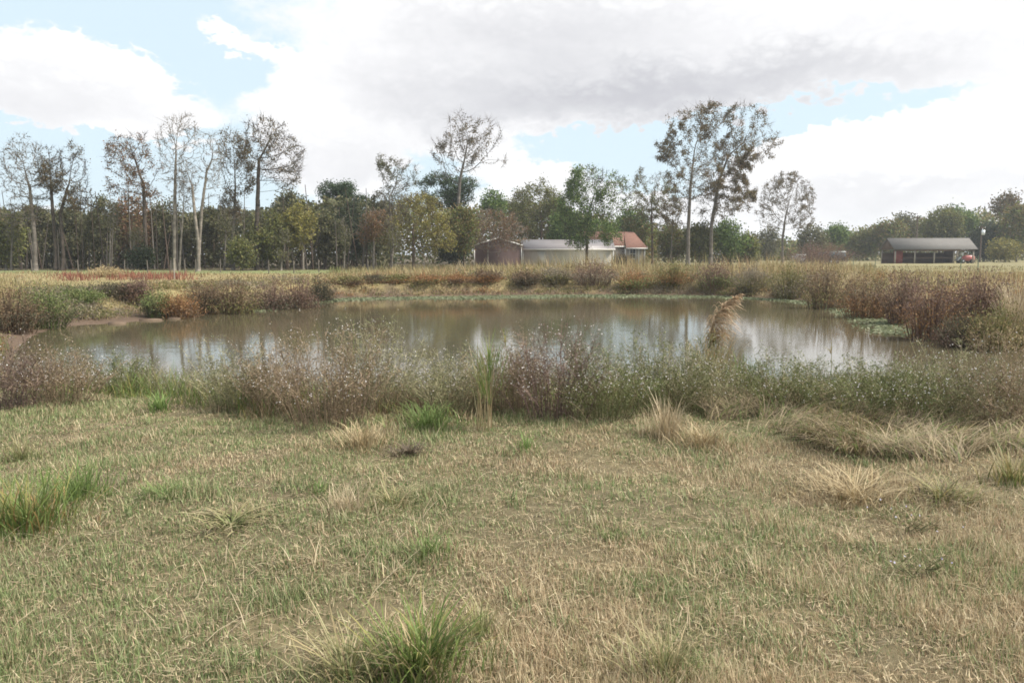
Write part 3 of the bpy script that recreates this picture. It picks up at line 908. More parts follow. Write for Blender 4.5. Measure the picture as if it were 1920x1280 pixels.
tag(root, 'house with terracotta roof, grey walls and white porch posts', 'house')

# open pole barn on the right, long axis slightly turned
Y = 140.0; s = Y / FPX
xl = at(1678, 490, Y)[0]; xr = at(1824, 490, Y)[0]
O = np.array([xl, Y, g1(xl, Y)]); root = empty('pole_barn', O)
L = xr - xl
he = 2.5; dz = 5.0; hr = 4.45
ex0, ex1 = -.45, L + .55
slab('roof', m_darkroof, root, (ex0, -.45, he), (ex1, -.45, he), (ex1, dz / 2, hr), (ex0, dz / 2, hr), .08)
slab('roof', m_darkroof, root, (ex0, dz + .45, he), (ex1, dz + .45, he), (ex1, dz / 2 + .01, hr), (ex0, dz / 2 + .01, hr), .08)
for gx in (-.25, L + .17):
    poly_part('gable_board', m_dkwood, root, [(gx, 0, he - .05), (gx, dz, he - .05), (gx, dz / 2, hr - .2), (gx + .08, 0, he - .05), (gx + .08, dz, he - .05), (gx + .08, dz / 2, hr - .2)],
              [(0, 2, 1), (3, 4, 5), (0, 1, 4, 3), (1, 2, 5, 4), (2, 0, 3, 5)])
for k in range(5):
    x = L * k / 4
    part('post', m_post, root, (x - .1, x + .1, -.1, .1, -.1, he - .12))
    part('post', m_post, root, (x - .1, x + .1, dz - .1, dz + .1, -.1, he - .12))
part('eave_beam', m_dkwood, root, (-.2, L + .2, -.18, -.11, he - .32, he - .1))
part('red_wall', m_red, root, (.25, 1.75, .9, 1.0, -.1, he - .2))
part('red_wall', m_red, root, (.25, .35, .15, .895, -.1, he - .2))
part('back_wall', m_dkwood, root, (-.1, L * .84, 4.6, 4.7, -.1, he - .62))
part('partition', m_dkwood, root, (L * .80, L * .805, 1.0, 4.59, -.1, he - .25))
part('stall_rail', m_dkwood, root, (1.9, L * .78, .6, .68, .9, 1.1))
tag(root, 'open pole barn with a grey metal roof and red boarded end at far right', 'barn')

# small red utility vehicle under the right end of the barn
def cyl(mb, c, axis, r_, h, n=18, col=(1, 1, 1)):
    c = np.array(c, float); ax = np.array(axis, float)
    a, b_ = frame(ax[None]); a, b_ = a[0], b_[0]
    th = np.arange(n) * 2 * np.pi / n
    ring = np.cos(th)[:, None] * a + np.sin(th)[:, None] * b_
    v = np.concatenate([c + ring * r_ - ax * h / 2, c + ring * r_ + ax * h / 2, [c - ax * h / 2, c + ax * h / 2]])
    k = np.arange(n); k2 = (k + 1) % n
    mb.add(v, np.array(col, float), tris=np.concatenate([np.stack([k2, k, np.full(n, 2 * n)], 1), np.stack([k + n, k2 + n, np.full(n, 2 * n + 1)], 1)]),
           quads=np.stack([k, k2, k2 + n, k + n], 1))
m_redp = plain('faded_red_paint', lin(180, 104, 100), .4, .4, 2, .12)
m_whitep = plain('white_paint', lin(225, 228, 230), .4, .4, 2, .06)
m_tyre = plain('rubber', (.03, .03, .03), .8, .2, 4, .1)
m_rim = plain('rim_metal', lin(150, 150, 150), .4, .5, 3, .1)
Yv = 141.5
X0 = at(1800, 490, Yv)[0]
root = empty('utility_vehicle', (X0, Yv, g1(X0, Yv)))
def ext(name, mat, prof, y0, y1):
    n = len(prof)
    m = MB()
    v = [(x, y0, z) for x, z in prof] + [(x, y1, z) for x, z in prof]
    k = np.arange(n); k2 = (k + 1) % n
    cx = np.mean([q[0] for q in prof]); cz = np.mean([q[1] for q in prof])
    v += [(cx, y0, cz), (cx, y1, cz)]
    m.add(v, np.array([1., 1, 1]), tris=np.concatenate([np.stack([k, k2, np.full(n, 2 * n)], 1), np.stack([k2 + n, k + n, np.full(n, 2 * n + 1)], 1)]), quads=np.stack([k2, k, k + n, k2 + n], 1))
    return m.build(name, mat, root)
ext('body', m_redp, [(-.05, .45), (2.15, .45), (2.2, .95), (2.1, 1.35), (1.5, 1.42), (.3, 1.3), (0, 1.0)], -.6, .6)
ext('seat', m_whitep, [(-.15, 1.32), (.25, 1.32), (.3, 1.5), (.2, 1.95), (0, 2.05), (-.2, 1.9)], -.45, .45)
ext('front_frame', m_whitep, [(-.75, .5), (-.6, .45), (-.1, 1.0), (-.05, 1.25), (-.25, 1.1)], -.5, .5)
for wx in (.15, 1.75):
    for wy in (-.62, .62):
        m = MB(); cyl(m, (wx, wy, .38), (0, 1, 0), .38, .24); wh = m.build('wheel', m_tyre, root)
        m = MB(); cyl(m, (wx, wy, .38), (0, 1, 0), .18, .26, 12); m.build('rim', m_rim, wh)
tag(root, 'small faded red vehicle with white front parked under the open barn', 'vehicle')

# dark covered trailer with pale top left of the barn
m_dark = plain('dark_tarp', lin(70, 80, 84), .6, .3, 2, .15)
Yv = 135; X0 = at(1536, 490, Yv)[0]
root = empty('stock_trailer', (X0, Yv, g1(X0, Yv)))
ext('body', m_dark, [(0, .6), (4.1, .6), (4.1, 1.9), (3.9, 2.0), (.2, 2.0), (0, 1.9)], -.8, .8)
part('top_cover', m_whitep, root, (2.2, 4.12, -.82, .82, 2.003, 2.12))
part('tow_bar', m_dark, root, (-1.2, 0, -.06, .06, .5, .62))
for wx in (1.6, 2.5):
    m = MB(); cyl(m, (wx, -.78, .38), (0, 1, 0), .38, .22); wh = m.build('wheel', m_tyre, root)
    m = MB(); cyl(m, (wx, -.78, .38), (0, 1, 0), .18, .24, 12); m.build('rim', m_rim, wh)
tag(root, 'dark grey trailer with pale top half hidden by purple brush', 'trailer')
Yv = 150; X0 = at(1497, 490, Yv)[0]
root = empty('feed_bin', (X0, Yv, g1(X0, Yv)))
ext('bin_body', m_rim, [(-.9, 0), (.9, 0), (1.0, 1.35), (-1.0, 1.35)], -.7, .7)
part('lid', m_whitep, root, (-.2, 1.1, -.8, .8, 1.36, 1.62))
tag(root, 'low grey feed bin with white lid beyond the purple brush', 'bin')

# utility poles
def upole(label, px, top, Y, with_can):
    X = at(px, 490, Y)[0]; zb = g1(X, Y); H = at(px, top, Y)[2] - zb
    root = empty('utility_pole', (X, Y, zb))
    m = MB(); tubes(m, [(0, 0, -.2)], [(0, 0, H)], .17, .11, lin(96, 84, 74), 10); m.build('pole', BARK, root)
    part('crossarm', m_dkwood, root, (-.7, .7, -.19, -.105, H - .55, H - .42))
    for q in (-.6, .6):
        m = MB(); cyl(m, (q, -.15, H - .34), (0, 0, 1), .05, .16, 10); m.build('insulator', m_whitep, root)
    if with_can:
        m = MB(); cyl(m, (.1, -.42, H - 1.35), (0, 0, 1), .3, .95, 18); can = m.build('transformer', m_whitep, root)
        m = MB(); cyl(m, (-.05, -.42, H - .75), (0, 0, 1), .06, .3, 10); m.build('bushing', m_whitep, can)
    tag(root, label, 'utility pole')
upole('brown utility pole rising behind the pole barn roof', 1716, 404, 165, False)
upole('utility pole with a white transformer can right of the barn roof', 1837, 423, 160, True)
upole('distant thin pole left of the open pole barn', 1518, 448, 170, False)

# ------------------------------------------------------------------ fence posts
m_fpost = plain('old_fence_post', lin(112, 104, 95), .9, .1, 6, .25)
m_tpost = plain('green_steel_post', lin(96, 110, 92), .6, .3, 5, .15)
def fpost(px, Y, h, w, mat, label, group, name='fence_post'):
    X = at(px, 505, Y)[0]; zb = g1(X, Y)
    m = MB(); r_ = np.random.default_rng(px)
    lean = r_.normal(size=2) * .03
    tubes(m, [(0, 0, -.2), (lean[0] * .6, lean[1] * .6, h * .6)], [(lean[0] * .6, lean[1] * .6, h * .6), (lean[0], lean[1], h)], [w, w * .95], [w * .95, w * .85], np.ones((2, 3)), 8)
    cyl(m, (lean[0], lean[1], h), (0, 0, 1), w * .85, .01, 8)
    o = m.build(name, mat, None, (X, Y, zb))
    tag(o, label, 'post', group)
FP = [(60, 'fence post at the foot of the leftmost leafless tree'), (147, 'fence post right of the twin-stemmed tree'), (189, 'pale fence post left of the feathery tan bush'),
      (233, 'fence post behind the red weed patch, left of the reddish-crowned trunk'), (277, 'fence post just in front of the reddish-crowned trunk'),
      (320, 'fence post against the tallest bare trunk'), (347, 'fence post between the two tallest bare trunks'), (367, 'fence post left of the forked pale trunk'),
      (413, 'fence post right of the forked pale trunk'), (504, 'fence post on the strip of green pasture right of the dark-trunked tree'), (551, 'short fence post left of the yellowish tree'),
      (598, 'fence post under the pine clumps'), (690, 'fence post by the small reddish tree'), (796, 'fence post under the yellow-olive tree'), (861, 'fence post left of the maroon barn')]
for px, lab in FP:
    fpost(px, 71.5, 1.15, .05, m_fpost, lab, 'posts of the wire fence along the wood')
fpost(326, 52, 1.35, .05, m_post, 'nearer taller stake standing in the red weeds', 'stakes in the field')
for px, Y, lab in [(1641, 100, 'thin steel post left of the pole barn red wall'), (1801, 82, 'green steel post below the red vehicle'), (1834, 70, 'green steel post right of the barn end'),
                   (1600, 110, 'thin steel post right of the dark trailer')]:
    fpost(px, Y, 1.55, .04, m_tpost, lab, 'green steel posts in the right field')
fw = MB()
for h in (.45, .8, 1.1):
    xs = [at(px, 505, 71.5)[0] for px, _ in FP]
    for a, c in zip(xs[:-1], xs[1:]):
        tubes(fw, [(a, 71.5, g1(a, 71.5) + h)], [(c, 71.5, g1(c, 71.5) + h)], .003, .003, lin(96, 92, 88), 3)
wr = fw.build('fence_wire', STEM)
tag(wr, 'thin fence wires strung between the posts along the wood', 'wire')

# ------------------------------------------------------------------ shrubs along the far banks
SPAL = {
 'brown': [lin(119, 97, 77), lin(104, 84, 68), lin(134, 112, 86), lin(96, 81, 65)],
 'purple': [lin(122, 98, 86), lin(110, 88, 78), lin(134, 108, 94), lin(102, 84, 72)],
 'rust': [lin(154, 112, 74), lin(142, 104, 70), lin(130, 98, 68), lin(152, 122, 80)],
 'olive': [lin(112, 112, 62), lin(115, 113, 71), lin(132, 124, 80), lin(100, 100, 64), lin(126, 107, 77)],
 'green': [lin(101, 113, 66), lin(116, 128, 75), lin(88, 100, 61), lin(129, 129, 84)],
 'dark': [lin(81, 77, 58), lin(93, 83, 65), lin(70, 70, 54), lin(100, 90, 70)],
 'tan': [lin(180, 162, 122), lin(163, 143, 106), lin(191, 173, 135), lin(148, 129, 97)],
 'grey': [lin(140, 130, 111), lin(122, 114, 98), lin(150, 138, 116), lin(118, 105, 89)],
}
def shrub(px, ybase, ytop, wpx, pal, label, zg=None, seed=0, n=2600, name='bank_shrub', cat='shrub', leaf=None, pal2=None):
    r = np.random.default_rng(1000 + seed)
    p = onz(px, ybase, -0.72 if zg is None else zg)
    zb = g1(p[0], p[1])
    O = np.array([p[0], p[1], zb - .05])
    H = max(.5, (at(px, ytop, p[1])[2] - O[2]) * 1.08); R = wpx * .68 / FPX * p[1]
    root = empty(name, O)
    st, fo = MB(), MB()
    ns = int(70 + 40 * R)
    a = r.uniform(0, 2 * np.pi, ns); q = r.uniform(0, 1, ns) ** .6
    b0 = np.stack([np.cos(a) * q * R * .55, np.sin(a) * q * R * .45, np.zeros(ns)], 1)
    topz = H * (1 - .55 * q ** 2.2) * r.uniform(.6, 1.03, ns)
    b2 = np.stack([np.cos(a) * q * R * 1.0 + r.normal(size=ns) * .12, np.sin(a) * q * R * .9 + r.normal(size=ns) * .12, topz], 1)
    b1 = (b0 * .5 + b2 * .5) + np.stack([-np.cos(a) * q * R * .08, -np.sin(a) * q * R * .08, H * .05 * np.ones(ns)], 1)
    pc = pick(SPAL[pal], ns, r, .15)
    tubes(st, b0, b1, .014, .011, pc * .9, 3); tubes(st, b1, b2, .011, .004, pc, 3)
    k = r.integers(0, ns, n); tt = r.uniform(.12, 1.05, n)[:, None] ** .8
    c = np.where(tt < .5, b0[k] + (b1 - b0)[k] * tt * 2, b1[k] + (b2 - b1)[k] * (tt - .5) * 2)
    c = c + r.normal(size=(n, 3)) * np.array([.13, .13, .10])
    c[:, 2] = np.maximum(c[:, 2], .03)
    cc = pick(SPAL[pal], n, r, .14) * (.8 + .4 * r.uniform(size=ns))[k][:, None]
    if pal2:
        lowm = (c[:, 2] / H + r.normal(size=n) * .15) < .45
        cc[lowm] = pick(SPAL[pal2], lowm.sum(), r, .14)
    leaves(fo, c, (leaf or .05) * (p[1] / 38) ** .6, cc, r, .35)
    st.build('stalk', STEM, root); fo.build('foliage', LEAF, root)
    tag(root, label, cat)
    return root

SH = [
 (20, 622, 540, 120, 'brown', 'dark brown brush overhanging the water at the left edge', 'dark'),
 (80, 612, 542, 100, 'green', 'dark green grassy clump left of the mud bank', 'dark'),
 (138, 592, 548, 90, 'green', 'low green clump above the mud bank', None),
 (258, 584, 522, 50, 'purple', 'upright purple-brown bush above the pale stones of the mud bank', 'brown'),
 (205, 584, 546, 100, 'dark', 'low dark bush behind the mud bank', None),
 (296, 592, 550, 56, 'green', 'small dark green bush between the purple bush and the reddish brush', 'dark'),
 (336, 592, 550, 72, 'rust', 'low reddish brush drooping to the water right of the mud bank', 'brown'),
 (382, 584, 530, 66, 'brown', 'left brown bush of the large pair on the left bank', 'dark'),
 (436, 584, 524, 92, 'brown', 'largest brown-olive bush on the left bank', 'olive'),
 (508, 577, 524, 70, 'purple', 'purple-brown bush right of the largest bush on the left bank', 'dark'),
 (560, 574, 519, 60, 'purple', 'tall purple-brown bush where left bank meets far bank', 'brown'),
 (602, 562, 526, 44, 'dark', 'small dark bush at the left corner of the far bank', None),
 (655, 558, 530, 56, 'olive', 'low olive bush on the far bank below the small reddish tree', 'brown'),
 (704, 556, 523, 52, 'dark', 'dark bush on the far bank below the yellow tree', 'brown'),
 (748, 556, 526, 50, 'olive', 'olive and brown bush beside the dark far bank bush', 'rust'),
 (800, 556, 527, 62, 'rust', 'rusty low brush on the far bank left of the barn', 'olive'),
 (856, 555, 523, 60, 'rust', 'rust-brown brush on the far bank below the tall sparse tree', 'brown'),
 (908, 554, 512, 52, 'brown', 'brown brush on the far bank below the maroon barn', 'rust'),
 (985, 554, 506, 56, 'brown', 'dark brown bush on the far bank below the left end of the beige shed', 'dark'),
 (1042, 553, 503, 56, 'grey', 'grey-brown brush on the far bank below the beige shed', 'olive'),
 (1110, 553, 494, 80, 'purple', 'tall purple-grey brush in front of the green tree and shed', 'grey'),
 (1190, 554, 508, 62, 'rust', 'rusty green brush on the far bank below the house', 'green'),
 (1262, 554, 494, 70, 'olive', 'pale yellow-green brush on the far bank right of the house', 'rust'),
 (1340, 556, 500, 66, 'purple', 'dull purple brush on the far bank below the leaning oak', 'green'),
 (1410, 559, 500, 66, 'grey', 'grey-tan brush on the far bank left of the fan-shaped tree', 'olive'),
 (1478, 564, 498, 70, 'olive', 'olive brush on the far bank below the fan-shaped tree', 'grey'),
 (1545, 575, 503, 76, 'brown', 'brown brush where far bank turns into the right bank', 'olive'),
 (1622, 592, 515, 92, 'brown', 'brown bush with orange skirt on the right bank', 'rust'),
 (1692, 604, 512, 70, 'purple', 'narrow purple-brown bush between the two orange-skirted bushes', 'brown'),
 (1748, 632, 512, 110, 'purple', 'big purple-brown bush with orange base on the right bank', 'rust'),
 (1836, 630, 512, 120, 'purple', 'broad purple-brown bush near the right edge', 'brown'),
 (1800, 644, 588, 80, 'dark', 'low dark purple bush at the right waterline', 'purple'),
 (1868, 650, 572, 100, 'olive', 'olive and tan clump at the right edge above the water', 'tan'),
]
for k, (px, yb, yt, w_, pal, lab, p2) in enumerate(SH):
    if 620 < px < 1500: yb -= 5
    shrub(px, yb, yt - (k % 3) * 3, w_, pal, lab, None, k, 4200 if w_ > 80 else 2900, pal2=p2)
shrub(1540, 497, 452, 110, 'purple', 'hazy purple brush in the field hiding the dark trailer', 0.0, 60, 3000, leaf=.06)
shrub(1168, 497, 474, 30, 'dark', 'round dark shrub against the house wall', 0.0, 61, 1500, leaf=.05)
shrub(200, 520, 498, 60, 'tan', 'feathery tan bush standing between the red weed patches', 0.0, 62, 1800)

# tall tan grass clumps on the right bank and elsewhere
TPAL = {
 'straw': [lin(178, 160, 126), lin(162, 144, 110), lin(188, 172, 138), lin(146, 128, 98)],
 'pale': [lin(192, 176, 148), lin(178, 162, 134), lin(166, 148, 120)],
 'green': [lin(104, 122, 70), lin(116, 132, 78), lin(92, 110, 62), lin(130, 138, 88)],
 'bright': [lin(118, 140, 78), lin(130, 148, 88), lin(106, 128, 72)],
 'orange': [lin(156, 126, 84), lin(144, 118, 78), lin(168, 138, 96)],
 'sedge': [lin(96, 118, 56), lin(116, 132, 68), lin(150, 140, 84), lin(84, 104, 50)],
 'dead': [lin(104, 92, 78), lin(88, 78, 68), lin(120, 106, 88)],
}
def tuft(pos, h, R, n, cols, label, lean=(.2, 1.0), droop=(.05, .35), w=.006, seed=0, name='grass_tuft', cat='grass tuft', tipcols=None, nseg=4, two=None):
    r = np.random.default_rng(2000 + seed)
    root = empty(name, pos)
    def layer(nm, n_, cols_, hh, tip):
        m = MB()
        a = r.uniform(0, 2 * np.pi, n_); q = np.abs(r.normal(0, .62, n_)).clip(0, 1.25) * R
        bx, by = np.cos(a) * q, np.sin(a) * q
        gz = ground(bx + pos[0], by + pos[1]) - pos[2]
        base = np.stack([bx, by, gz - .01], 1)
        az = a + r.normal(size=n_) * 1.2
        c0 = pick(cols_, n_, r, .12); c1 = pick(tip, n_, r, .12) if tip is not None else c0 * 1.08
        blades(m, base, hh * r.uniform(.3, 1.1, n_) * (.35 + .65 * np.exp(-(q / R) ** 2)), w * r.uniform(.7, 1.4, n_), r.uniform(*lean, n_), az, c0, c1, nseg, r.uniform(*droop, n_))
        tag(m.build(nm, BLADE, root), kind='stuff')
    layer('blade_clump', n, TPAL[cols], h, TPAL[tipcols] if tipcols else None)
    if two:
        layer('dry_blade_clump', int(n * .28), TPAL[two], h * .8, None)
    tag(root, label, cat)
    return root
tuft(gpx(1905, 640), 1.75, .55, 420, 'pale', 'tall pale tan grass clump at the right edge of the picture', (.1, .5), (0, .2), .014, 1, 'tall_grass_clump', 'grass clump')
tuft(gpx(1600, 545), 1.2, .6, 320, 'straw', 'tan grass clump behind the brown bush on the right bank', (.1, .5), (0, .2), .02, 2, 'tall_grass_clump', 'grass clump')

# near tufts on the lawn
def nt_(px, py): return gpx(px, py)
TF = [
 (790, 1262, .36, .22, 420, 'green', 'large green sedge tuft with straw tips at the bottom centre', (.2, 1.0), (.05, .4), .007, 'sedge', 'straw'),
 (650, 1275, .30, .16, 160, 'green', 'green tuft at the bottom edge left of the large sedge', (.3, 1.2), (.05, .4), .006, 'straw', 'straw'),
 (900, 1195, .24, .12, 110, 'bright', 'bright green blades right of the large bottom sedge', (.2, .9), (.05, .3), .006, 'straw', None),
 (1245, 1262, .28, .17, 200, 'green', 'yellow-green tuft at the bottom right of centre', (.2, 1.1), (.05, .4), .005, 'straw', 'straw'),
 (50, 990, .46, .34, 420, 'green', 'big rank grass tuft with straw tips at the left edge', (.2, 1.0), (.05, .4), .007, 'sedge', 'orange'),
 (150, 935, .36, .24, 240, 'bright', 'bright green tuft behind the big rank tuft at left', (.1, .8), (.02, .3), .007, 'green', None),
 (40, 862, .26, .25, 160, 'green', 'green tuft on the lawn at the left edge near the weeds', (.1, .8), (.02, .3), .007, 'straw', None),
 (310, 930, .18, .2, 150, 'green', 'low dark green tuft left of the flattened grass', (.4, 1.4), (.1, .5), .006, None, None),
 (430, 985, .2, .2, 120, 'green', 'flopped broad green blades left of centre', (.9, 2.0), (.3, .7), .011, 'straw', None),
 (650, 960, .26, .2, 170, 'pale', 'pale dry straw tuft left of centre on the lawn', (.1, .9), (.02, .3), .005, None, None),
 (735, 945, .2, .2, 140, 'green', 'green tuft beside the pale dry straw tuft', (.4, 1.5), (.1, .5), .007, 'straw', 'straw'),
 (800, 1045, .2, .16, 130, 'green', 'dark green tuft above the large bottom sedge', (.2, 1.1), (.05, .4), .006, None, None),
 (600, 925, .16, .12, 80, 'green', 'small green tuft left of the pale dry straw tuft', (.2, 1.1), (.05, .4), .007, None, None),
 (300, 768, .30, .16, 90, 'bright', 'bright broad-bladed tuft at the lawn edge left of the reddish aster', (.2, 1.1), (.1, .4), .014, None, None),
 (800, 800, .36, .42, 300, 'bright', 'wide bright green grass clump in front of the weeds at centre', (.3, 1.2), (.1, .5), .009, 'green', None),
 (680, 838, .30, .34, 320, 'straw', 'straw and green tussock at lawn edge left of centre', (.2, 1.1), (.1, .5), .007, None, None),
 (770, 850, .16, .25, 200, 'dead', 'dark withered heap in front of the bright green clump', (.5, 1.8), (.2, .6), .008, None, None),
 (1250, 820, .48, .2, 260, 'pale', 'upright pale straw tuft at the lawn edge right of centre', (.05, .7), (.0, .2), .006, None, 'straw'),
 (1320, 835, .30, .3, 260, 'straw', 'rounded tan tussock right of the upright pale tuft', (.3, 1.2), (.1, .5), .007, None, None),
 (990, 845, .2, .12, 90, 'bright', 'small bright green tuft on the lawn below the purple aster', (.1, .7), (.02, .3), .007, None, None),
 (1600, 935, .3, .4, 360, 'straw', 'tangled tan and green tussock on the lawn at right', (.5, 1.8), (.2, .6), .007, None, 'straw'),
 (1765, 935, .26, .3, 260, 'sedge', 'dark tussock at the front of the dry grass at right', (.4, 1.6), (.2, .6), .007, 'straw', 'dead'),
 (1900, 905, .34, .2, 160, 'sedge', 'yellow-green tuft at the right edge of the lawn', (.2, 1.0), (.05, .3), .008, 'straw', None),
 (1150, 1010, .10, .14, 90, 'green', 'small green tuft in the middle of the lawn', (.2, 1.1), (.05, .4), .005, None, None),
]
for k, (px, py, h, R, n, cols, lab, le, dr, w_, tip, two) in enumerate(TF):
    tuft(nt_(px, py), h, R, n, cols, lab, le, dr, w_, 10 + k, tipcols=tip, two=two)
# marsh clumps near the water
MC = [
 (330, 735, .62, .3, 260, 'green', 'dark green iris-like clump at the near bank left', (.05, .5), (0, .25), .016, None, 'dead'),
 (1560, 735, .62, .3, 240, 'green', 'dark green rush clump at the near bank right of the plume', (.05, .6), (0, .25), .012, None, 'dead'),
 (1690, 735, .62, .3, 220, 'bright', 'fresh green rush clump near the right end of the bright water', (.05, .6), (0, .25), .012, 'straw', None),
 (1390, 745, .60, .3, 240, 'green', 'green rush clump at the foot of the leaning plume', (.05, .6), (0, .3), .012, None, None),
]
for k, (px, py, h, R, n, cols, lab, le, dr, w_, tip, two) in enumerate(MC):
    tuft(gpx(px, py), h, R, n, cols, lab, le, dr, w_, 60 + k, 'rush_clump', 'rush', tipcols=tip, two=two)

# ------------------------------------------------------------------ aster bushes with small white flowers
APAL = {
 'red': ([lin(142, 122, 102), lin(130, 112, 94), lin(152, 132, 110)], [lin(132, 118, 92), lin(122, 110, 84), lin(142, 124, 98)]),
 'purple': ([lin(122, 100, 94), lin(108, 90, 84), lin(134, 112, 102)], [lin(118, 102, 88), lin(106, 94, 78), lin(128, 112, 96)]),
 'green': ([lin(132, 120, 94), lin(123, 121, 86), lin(110, 110, 78), lin(134, 130, 95)], [lin(106, 113, 71), lin(117, 123, 79), lin(96, 103, 65)]),
 'grey': ([lin(155, 148, 117), lin(144, 135, 108), lin(165, 155, 126)], [lin(127, 127, 91), lin(139, 137, 99), lin(117, 117, 84)]),
}
def aster(pos, H, R, pal, label, seed, ns=70, flowers=260, nleaf=4300, name='aster_bush', petal=None):
    r = np.random.default_rng(3000 + seed)
    root = empty(name, pos)
    sc_, lc_ = APAL[pal]
    st, fo, fl = MB(), MB(), MB()
    a = r.uniform(0, 2 * np.pi, ns); q = np.sqrt(r.uniform(0, 1, ns))
    b0x, b0y = np.cos(a) * q * R * .5, np.sin(a) * q * R * .45
    b0 = np.stack([b0x, b0y, ground(b0x + pos[0], b0y + pos[1]) - pos[2] - .02], 1)
    tz = H * (1 - .45 * q ** 2) * r.uniform(.6, 1.08, ns)
    b3 = np.stack([np.cos(a) * q * R + r.normal(size=ns) * .08, np.sin(a) * q * R + r.normal(size=ns) * .08, tz], 1)
    b1 = b0 + (b3 - b0) * .35 + r.normal(size=(ns, 3)) * .02; b1[:, 2] += H * .06
    b2 = b0 + (b3 - b0) * .7 + r.normal(size=(ns, 3)) * .03; b2[:, 2] += H * .05
    cs = pick(sc_, ns, r, .12)
    for u, v, r0, r1 in ((b0, b1, .0035, .003), (b1, b2, .003, .0022), (b2, b3, .0022, .0012)):
        tubes(st, u, v, r0, r1, cs, 3)
    nb = ns * 9
    k = r.integers(0, ns, nb); tt = r.uniform(.3, .98, nb)[:, None]
    sb = np.where(tt < .7, b1[k] + (b2 - b1)[k] * (tt - .35) / .35, b2[k] + (b3 - b2)[k] * (tt - .7) / .3)
    ang = r.uniform(0, 2 * np.pi, nb)
    se = sb + np.stack([np.cos(ang), np.sin(ang), r.uniform(.2, 1.1, nb)], 1) * (r.uniform(.06, .2, nb) * (1.15 - tt[:, 0] * .6))[:, None]
    needles(st, sb, se, .0024, cs[k], r)
    k2 = r.integers(0, nb, nleaf); u2 = r.uniform(0, 1, (nleaf, 1))
    c = sb[k2] + (se - sb)[k2] * u2 + r.normal(size=(nleaf, 3)) * .015
    low = r.uniform(size=nleaf) < .3
    kk = r.integers(0, ns, nleaf)
    c[low] = (b0[kk] + (b2 - b0)[kk] * r.uniform(.05, .9, (nleaf, 1)))[low] + r.normal(size=(low.sum(), 3)) * .04
    leaves(fo, c, .0135, pick(lc_, nleaf, r, .15), r, .32)
    k3 = r.integers(0, nb, flowers)
    fc = se[k3] + r.normal(size=(flowers, 3)) * .006
    pc = pick(petal or [lin(226, 222, 218), lin(212, 204, 202), lin(196, 186, 178)], flowers, r, .05)
    # each flower head: two crossed small discs of petals
    leaves(fl, fc, .0068, pc, r, .9); leaves(fl, fc, .0062, pc, r, .9)
    st.build('stalk', STEM, root); fo.build('foliage', LEAF, root)
    tag(fl.build('flower_spray', PETAL, root), kind='stuff')
    tag(root, label, 'aster bush')
    return root
AS = [
 (10, 765, .75, .6, 'purple', 'dark purple wiry aster clump at the left edge of the near bank', 120),
 (110, 752, .7, .66, 'red', 'brown aster bush with white dots second from the left edge', 260),
 (215, 742, .62, .64, 'green', 'low green-brown aster bush left of the iris-like clump', 240),
 (440, 765, .78, .6, 'grey', 'pale tan aster bush between the iris-like clump and the big reddish one', 200),
 (520, 772, .85, .55, 'red', 'reddish aster bush leaning over the lawn left of the biggest aster', 240),
 (620, 795, 1.05, .8, 'red', 'biggest reddish-brown aster bush left of centre full of white specks', 420),
 (705, 765, 1.0, .65, 'grey', 'grey-green aster bush right of the biggest reddish one', 240),
 (850, 775, .70, .55, 'grey', 'thin tan aster bush left of the upright reed', 160),
 (960, 770, .85, .5, 'red', 'small russet aster bush just right of the upright reed', 200),
 (1035, 780, 1.0, .74, 'purple', 'dark purple aster bush with brightest white flowers at centre', 420),
 (1130, 782, .76, .64, 'green', 'dark green aster bush right of the purple one', 360),
 (1235, 770, .85, .66, 'green', 'green aster bush behind the upright pale straw tuft', 300),
 (1310, 765, .74, .6, 'grey', 'airy aster bush at the foot of the leaning plume', 300),
 (1470, 765, .62, .7, 'green', 'low green aster bush in front of the bright water', 280),
 (1590, 775, .6, .7, 'green', 'low aster bush right of the dark rush clump', 260),
 (1700, 780, .6, .7, 'green', 'green aster bush below the right end of the bright water', 260),
 (1800, 790, .78, .7, 'grey', 'grey-brown aster bush left of the right edge', 240),
 (1890, 800, .86, .65, 'red', 'russet aster bush at the right edge of the near bank', 200),
]
for k, (px, py, H, R, pal, lab, nf) in enumerate(AS):
    aster(gpx(px, py), H * 1.06, R, pal, lab, k, int(60 + 60 * R), int(nf * 1.4))
# two small asters flowering low in the lawn
for k, (px, py, lab) in enumerate([(1725, 1085, 'small lilac-white aster lying in the lawn at right, lower of two'), (1705, 1000, 'small lilac-white aster in the lawn at right, upper of two')]):
    aster(gpx(px, py), .10, .14, 'green', lab, 50 + k, 10, 9, 90, 'lawn_aster', [lin(214, 206, 232), lin(228, 224, 240)])

# upright reed with a leafy green top
p = gpx(908, 805)
r = np.random.default_rng(41)
root = empty('upright_reed', p)
m = MB(); n = 26
a = r.uniform(0, 6.28, n); base = np.stack([np.cos(a) * .07, np.sin(a) * .07, np.zeros(n)], 1)
blades(m, base, r.uniform(.35, .98, n), .009, r.uniform(.02, .3, n), r.uniform(0, 6.28, n), pick(TPAL['straw'], n, r), pick(TPAL['straw'], n, r), 4, 0.02)
m.build('straw_stalk', BLADE, root)
m = MB(); n = 170
a = r.uniform(0, 6.28, n); q = np.abs(r.normal(0, .1, n))
base = np.stack([np.cos(a) * q + .05, np.sin(a) * q, r.uniform(.25, .66, n)], 1)
blades(m, base, r.uniform(.1, .36, n), .006, r.uniform(.1, 1.0, n), a, pick(TPAL['green'], n, r), pick(TPAL['sedge'], n, r), 3, 0.05)
m.build('green_top', BLADE, root)
tag(root, 'upright reed with straw stalks and feathery green top at centre', 'reed')

